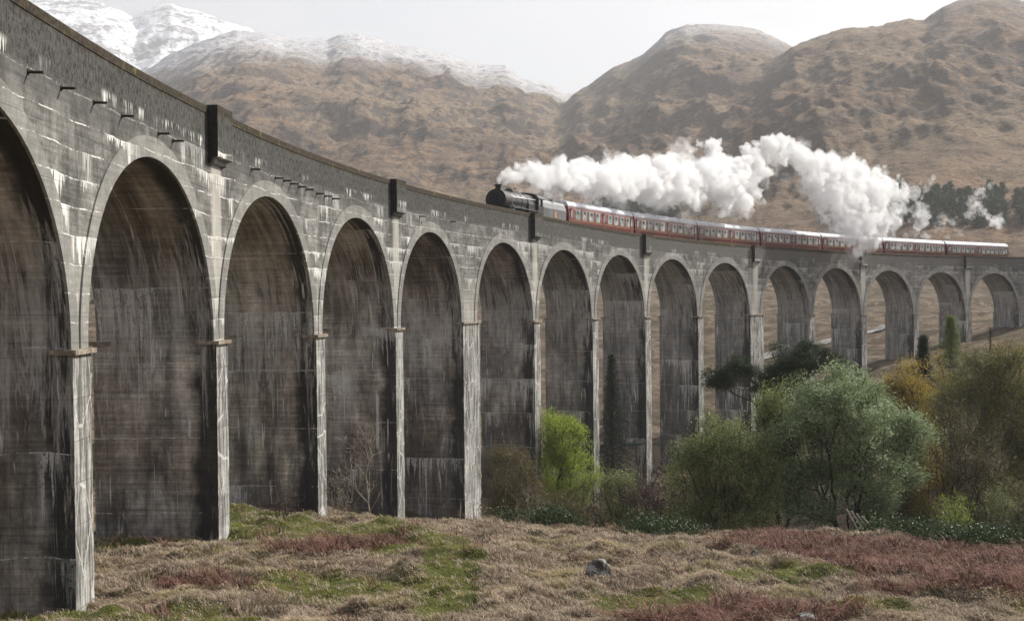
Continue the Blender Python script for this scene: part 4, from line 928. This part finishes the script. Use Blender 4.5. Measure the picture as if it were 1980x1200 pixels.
# dark understorey below the willows
for k,(u,d,w_,vt,lab) in enumerate([(1330,84,2.0,930,'dark tangled thicket under the left half of the broad sallow'),(1460,86,2.2,915,'dark tangled thicket between the stems of the sallows'),(1740,82,2.0,930,'dark tangled thicket right of the large willow stems'),(1960,78,2.0,930,'dark tangled thicket at the right edge of the photo')]):
    H=top_h(u,vt,d)
    tree('dark_thicket',lab,'bush',u,d,[(0,H*.5,0,w_,H*.5,1.3),(0,H*.25,0,w_*1.2,H*.25,1.3)],'birch','purple',6,420,34,.28,.075,.4,.05,.008,seed=50+k,twigs=24,spread=.5,group='dark thickets beneath the trees')
# --- thin bare tree and shrubs by the left piers
D=69; H=top_h(705,785,D)
tree('bare_sapling','slim pale leafless young tree standing before the fourth arch','tree',712,D,[(-.35,H*.72,0,.95,H*.27,.7),(-.5,H*.45,0,.9,H*.25,.7)],'palet','pale',1,110,0,.2,.05,.3,.045,.008,seed=30,twigs=3,twl='palet',upb=.6)
for k,(u,d,vt,w_,n_,lab) in enumerate([(650,72,895,.9,110,'leafless tan shrub at the base of the pier left of the pale young tree'),(540,64,930,.6,70,'small leafless shrub on the grassy knoll inside the third arch'),(1010,80,905,1.,90,'wiry leafless shrub in front of the rounded olive bush')]):
    H=top_h(u,vt,d)
    tree('bare_shrub',lab,'bush',u,d,[(0,H*.58,0,w_,H*.4,.7)],'palet','pale' if k!=1 else 'purple',5,n_,3 if k==0 else 0,.16,.04,.3,.025,.006,seed=31+k,twigs=5,twl='palet' if k!=1 else 'twig',spread=.4,group='leafless shrubs')
# --- rhododendrons
for k,(u,d,vt,w_,lab) in enumerate([(1062,71,966,1.0,'domed glossy rhododendron on the crest below the lime green tree'),(975,72,984,.7,'low sprawling rhododendron right of the wide pier foot'),(1240,66,996,1.2,'low rhododendron at the crest below the bare thickets'),(1300,64,1005,.9,'low rhododendron at the crest below the broad sallow'),(1700,66,1008,1.1,'dark rhododendron right of the leaning poles'),(1780,64,1000,1.3,'glossy rhododendron left of the small yellow green bush'),(1880,60,1005,1.1,'pale glinting rhododendron right of the small yellow green bush'),(1830,60,1028,.7,'small rhododendron in front of the yellow green bush'),(1975,60,1012,1.2,'dark rhododendron at the right edge of the photo')]):
    x,y=xy(u,d); H=max(.9,top_h(u,vt,d)); tree('rhododendron',lab,'bush',u,d,[(0,H*.5,0,w_*1.3,H*.5,1.0),(w_*.9,H*.35,0,w_,H*.36,.9)],'rhodo','dark',4,220 if w_>.8 else 120,44,.17,.07,.45,.04,.01,seed=70+k,spread=.4,group='rhododendrons along the crest')
# --- conifer wood far up the slope (one mass) and scattered birches
def far_wood():
    R=np.random.default_rng(44); Vs=[];Fs=[];T=[];n=0
    def add(u,d,h,w):
        nonlocal n
        x,y=xy(u,d); z=tz(x,y); c=[]
        for t in np.linspace(.05,1,12):
            for _ in range(6):
                a=R.uniform(0,6.28); L=w*(1-t)**.8*R.uniform(.3,1)+.1; c.append((x+math.cos(a)*L,y+math.sin(a)*L,z+t*h))
        v,f,t=leaves(np.array(c),5,(.5,.5,.4),.8,.6,R,0,.2); Vs.append(v);Fs.append(f+n);T.append(t);n+=len(v)
    for _ in range(520):
        q=R.uniform()
        if q<.5: u=R.uniform(1140,1310); v=430-R.uniform(0,1)**1.5*38*math.sin(math.pi*(u-1140)/170)**.5
        elif q<.8: u=R.normal(1720,60); v=R.uniform(385,436)
        else: u=R.uniform(1640,2040); v=R.uniform(375,445)
        lo,hi=450.,2000.
        for _k in range(3):
            ds=np.linspace(lo,hi,12); X_=[xy(u,dd) for dd in ds]; zz=terrain(np.array([p[0] for p in X_]),np.array([p[1] for p in X_]),False); ok=CAM[2]+ds*(vh(u)-v)/FPX<=zz
            if not ok.any(): break
            i=int(np.argmax(ok)); lo,hi=ds[max(i-1,0)],ds[i]
        d=hi
        if d>1700: continue
        add(u,d,R.uniform(6,10)*(1 if q<.5 else .55),R.uniform(2,3.2))
    tag(obj('far_wood',mesh('far_wood',np.concatenate(Vs),np.concatenate(Fs),[LF['pine']],fattr={'tint':np.concatenate(T)})),'distant dark conifer wood on the lower slope behind the train','wood',kind='stuff')
far_wood()
# ================================================================ moor grass and bracken
def hue(m,cols,sc_):
    g=G.__new__(G); g.mat=m; g.nt=m.node_tree; g.b=g.nt.nodes['Principled BSDF']; g.out=g.nt.nodes['Material Output']
    src=g.b.inputs['Base Color'].links[0].from_socket; c=X(g,src); P=g.coord()
    for (col_,lo,hi,sc,st) in cols: c=g.mix(g.noise(P,sc,4,.6).step(lo,hi)*st,c,col_)
    g.put(g.b.inputs['Base Color'],c)
    for n in g.nt.nodes:
        if n.type=='BSDF_TRANSLUCENT': g.put(n.inputs[0],c)
    return m
GM=leaf_mat('dry_moor_grass',(.20,.15,.105),(.66,.545,.42),.25,.8,.1)
GRM=leaf_mat('fresh_green_grass',(.14,.155,.035),(.33,.34,.12),.3,.8,.1)
BRM=leaf_mat('dead_bracken',(.08,.04,.03),(.33,.18,.14),.15,.8,.1)
hue(GM,[((.33,.30,.11),.52,.62,.55,.6),((.16,.10,.065),.54,.64,1.1,.7),((.62,.50,.33),.56,.68,.35,.6)],0)
hue(GRM,[((.30,.28,.06),.5,.6,.9,.6),((.22,.18,.10),.55,.65,1.6,.7)],0)
hue(BRM,[((.10,.045,.035),.5,.62,1.0,.7),((.36,.22,.15),.56,.66,1.8,.6)],0)
def blades(n,seed,sel,hmin,hmax,wid,curl,mat,name,label,cat,per=6,spread=.06,dmax=84,lay=.5):
    R=np.random.default_rng(seed); U_=R.uniform(0,1,n); d=34*(dmax/34.)**R.uniform(0,1,n)**.9; u=R.uniform(-60,2060,n)
    x=CAM[0]+Fh[0]*d+Rh[0]*d*(u-990)/FPX; y=CAM[1]+Fh[1]*d+Rh[1]*d*(u-990)/FPX
    gr=patch(x,y,GREEN); br=patch(x,y,BRACK); tus=fbm(x/1.1,y/1.1,o=3,seed=88)*.5+.5; bare=fbm(x/3.1,y/3.1,o=3,seed=99)
    rr=np.hypot(x,y); keep=~((rr>RF-.3)&(rr<RB+.3)&(np.abs(x)<400)&False)
    k=sel(gr,br,tus,bare,R.uniform(0,1,n)); x,y,d,tus=x[k],y[k],d[k],tus[k]; m=len(x)
    x=np.repeat(x,per)+R.normal(size=m*per)*spread; y=np.repeat(y,per)+R.normal(size=m*per)*spread; tus=np.repeat(tus,per); d=np.repeat(d,per); M_=len(x)
    z=terrain(x,y)-.03
    wind=fbm(x/2.5,y/2.5,o=2,seed=12)*3.0+1.2
    a=np.where(R.uniform(0,1,M_)<.6,wind,R.uniform(0,6.28,M_)); h=R.uniform(hmin,hmax,M_)*(.25+(tus*1.35)**2.6); ln=h*R.uniform(lay*.4,lay*1.8,M_)
    w_=wid*(.7+d/70)*R.uniform(.6,1.3,M_); px_,py_=-np.sin(a+R.normal(size=M_)*.6),np.cos(a+R.normal(size=M_)*.6)
    P0=np.stack([x,y,z],1); P1=P0+np.stack([np.cos(a)*ln*.35,np.sin(a)*ln*.35,h*.7],1); P2=P0+np.stack([np.cos(a)*ln,np.sin(a)*ln,h*(1-curl*R.uniform(0,1,M_))],1)
    pw3=np.stack([px_*w_,py_*w_,0*w_],1)
    V=np.stack([P0-pw3,P0+pw3,P1+pw3*.7,P1-pw3*.7,P2],1).reshape(-1,3)
    b=np.arange(M_)*5; Q=np.stack([b,b+1,b+2,b+3],1); T3=np.stack([b+3,b+2,b+4],1)
    nf=2*M_; li=np.empty((M_,7),np.int32); li[:,:4]=Q; li[:,4:]=T3; ls=np.empty((M_,2),np.int32); ls[:,0]=np.arange(M_)*7; ls[:,1]=ls[:,0]+4; lt=np.tile([4,3],M_).astype(np.int32)
    me=bpy.data.meshes.new(name); me.vertices.add(len(V)); me.vertices.foreach_set('co',V.astype(np.float32).ravel()); me.loops.add(M_*7); me.loops.foreach_set('vertex_index',li.ravel())
    me.polygons.add(nf); me.polygons.foreach_set('loop_start',ls.ravel()); me.polygons.foreach_set('loop_total',lt); me.materials.append(mat); me.update(calc_edges=True)
    at_=me.attributes.new('tint','FLOAT','FACE'); pt=fbm(x/1.7,y/1.7,o=3,seed=17)*.35
    at_.data.foreach_set('value',np.repeat(np.clip(R.normal(.45,.22,M_)+pt,0,1),2).astype(np.float32))
    o=obj(name,me); tag(o,label,cat,kind='stuff'); return o
blades(125000,1,lambda g,b,t,ba,r:(r>g*.9)&(r>b*.8)&(t+r*.35>.50),.09,.34,.010,.6,GM,'dry_grass','dry pinkish tan moor grass in tussocks over the foreground','grass',per=6,lay=.9)
blades(130000,2,lambda g,b,t,ba,r:(r<g*.95)|((ba>.05)&(r<.25)),.05,.13,.012,.2,GRM,'green_grass','short fresh green grass in patches on the meadow','grass',per=6)
blades(60000,3,lambda g,b,t,ba,r:((r<b*.9)&(t+r*.4>.5))|((ba>.12)&(t>.55)&(r<.12)),.25,.75,.013,.6,BRM,'dead_bracken','flattened reddish brown dead bracken over the right of the meadow','bracken',per=5,spread=.12,lay=1.3)
# ================================================================ rocks, path, poles, shed
def rock_mat():
    g=G('lichened_rock',.9,.2); P=g.coord(); n=g.noise(P,3.5,6,.7); m_=g.noise(P,1.2,4); g.base(g.mix(n.step(.45,.6),g.mix(m_.step(.4,.6),(.05,.048,.045),(.16,.15,.14)),(.36,.35,.33))); g.bump(n,.7,.08); return g.mat
RKM=rock_mat()
def rock(u,v,sx,sy,sz,seed,label):
    gx=_gp(u,v,1,1)[:2]; import bmesh
    bm=bmesh.new(); bmesh.ops.create_icosphere(bm,subdivisions=4,radius=1); co=np.array([q.co[:] for q in bm.verts])
    n=fbm(co[:,0]*1.1+seed,co[:,1]*1.1,co[:,2]*1.1,o=4,seed=seed); k=1+.42*n
    co=np.sign(co)*np.abs(co)**.85*k[:,None]*np.array([sx,sy,sz])
    for q,c in zip(bm.verts,co): q.co=c
    me=bpy.data.meshes.new('boulder'); bm.to_mesh(me); bm.free(); me.materials.append(RKM)
    o=obj('boulder',me); o.location=(gx[0],gx[1],tz(*gx)+sz*.45); o.rotation_euler=(.1,.15,seed); tag(o,label,'boulder')
rock(1152,1103,.40,.36,.46,1,'grey boulder flecked with white lichen standing alone in the meadow')
rock(1548,1178,.36,.26,.17,2,'low mossy grey rock half sunk in grass at the lower right')
rock(1515,1158,.22,.2,.12,3,'small flat rock just left of the low mossy one')
rock(1455,1062,.14,.12,.16,4,'tiny pale stone on the bare tan slope before the broad sallow')
# gravel track in the valley behind the viaduct
def gravel(name,pts,w_):
    P=[]
    for u,v,d0 in pts:
        lo,hi=150.,d0*1.6; 
        for _ in range(40):
            d=(lo+hi)/2; x,y=xy(u,d)
            if CAM[2]+d*(vh(u)-v)/FPX>tz(x,y): lo=d
            else: hi=d
        P.append(xy(u,d))
    P=np.array(P); S=np.linspace(0,len(P)-1,60); X_=np.interp(S,range(len(P)),P[:,0]); Y_=np.interp(S,range(len(P)),P[:,1])
    k=np.ones(7)/7; X_=np.convolve(np.pad(X_,3,'edge'),k,'valid'); Y_=np.convolve(np.pad(Y_,3,'edge'),k,'valid')
    tx,ty=np.gradient(X_),np.gradient(Y_); L=np.hypot(tx,ty)+1e-6; V=[]
    for o_ in np.linspace(-w_,w_,5): V.append(np.stack([X_-ty/L*o_,Y_+tx/L*o_,terrain(X_-ty/L*o_,Y_+tx/L*o_)+.25],1))
    V=np.stack(V,1).reshape(-1,3); n=len(S); Fc=np.array([[j*5+k,j*5+k+1,(j+1)*5+k+1,(j+1)*5+k] for j in range(n-1) for k in range(4)])
    tag(obj(name,mesh(name,V,Fc,[simple('pale_gravel',(.27,.255,.235),1,var=.25,scale=2)],smooth=True)),kind='structure')
gravel('path',[(1300,780,180),(1345,745,200),(1420,705,220),(1500,682,240),(1590,664,260),(1650,650,270),(1700,636,285),(1735,631,300)],1.3)
# leaning timber poles by the willow
o=empty('timber_poles',(*xy(1664,68),0)); z0=tz(*xy(1664,68)); o.location.z=z0; tag(o,'weathered timber poles leaning in a row beneath the right of the large willow','poles')
TM=simple('weathered_timber',(.34,.30,.25),.9,var=.4,scale=6)
for k in range(4):
    m=MB(); a=RV*(-.75+.24*k)+np.array([0,0,1.55-.12*k]); b=RV*(.0+.30*k)+np.array([0,0,.1]); m.tube(a,b,.045,.05,8); m.build('pole',TM,o)
# blue roofed shelter in the valley beyond the piers
x,y=xy(1206,152); z0=tz(x,y); o=empty('roofed_shelter',(x,y,z0),YAW-1.3); tag(o,'small shelter with a blue green sloping roof, half hidden behind bushes beneath the arches','shelter')
zt=at(1206,860,152)[2]-z0
m=MB(); 
for a in (-1.5,1.5):
    for b in (-1,1): m.tube((a,b,0),(a,b,zt-.15),.06,.06,8)
m.build('posts',TM,o)
m=MB(); m.add([(-1.9,-1.4,zt+.30),(1.9,-1.4,zt+.30),(1.9,1.4,zt-.3),(-1.9,1.4,zt-.3),(-1.9,-1.4,zt+.22),(1.9,-1.4,zt+.22),(1.9,1.4,zt-.38),(-1.9,1.4,zt-.38)],[(0,1,2,3),(7,6,5,4),(0,4,5,1),(1,5,6,2),(2,6,7,3),(3,7,4,0)])
m.build('roof',simple('blue_green_roof_sheet',(.03,.12,.17),.5,var=.2),o)
m=MB(); m.box(-1.5,1.5,1.02,1.08,0,zt-.5); m.build('back_wall',TM,o)
# ================================================================ air
def haze():
    m=MB(); m.box(-6800,6800,-6500,7000,-120,1600); g=G('moist_air'); g.nt.nodes.remove(g.b)
    pv=g.nt.nodes.new('ShaderNodeVolumePrincipled'); pv.inputs['Color'].default_value=(.96,.97,1,1); pv.inputs['Density'].default_value=HAZE; pv.inputs['Anisotropy'].default_value=.3
    g.nt.links.new(pv.outputs[0],g.out.inputs['Volume']); o=m.build('haze',g.mat); tag(o,kind='stuff')
HAZE=.00013
haze()
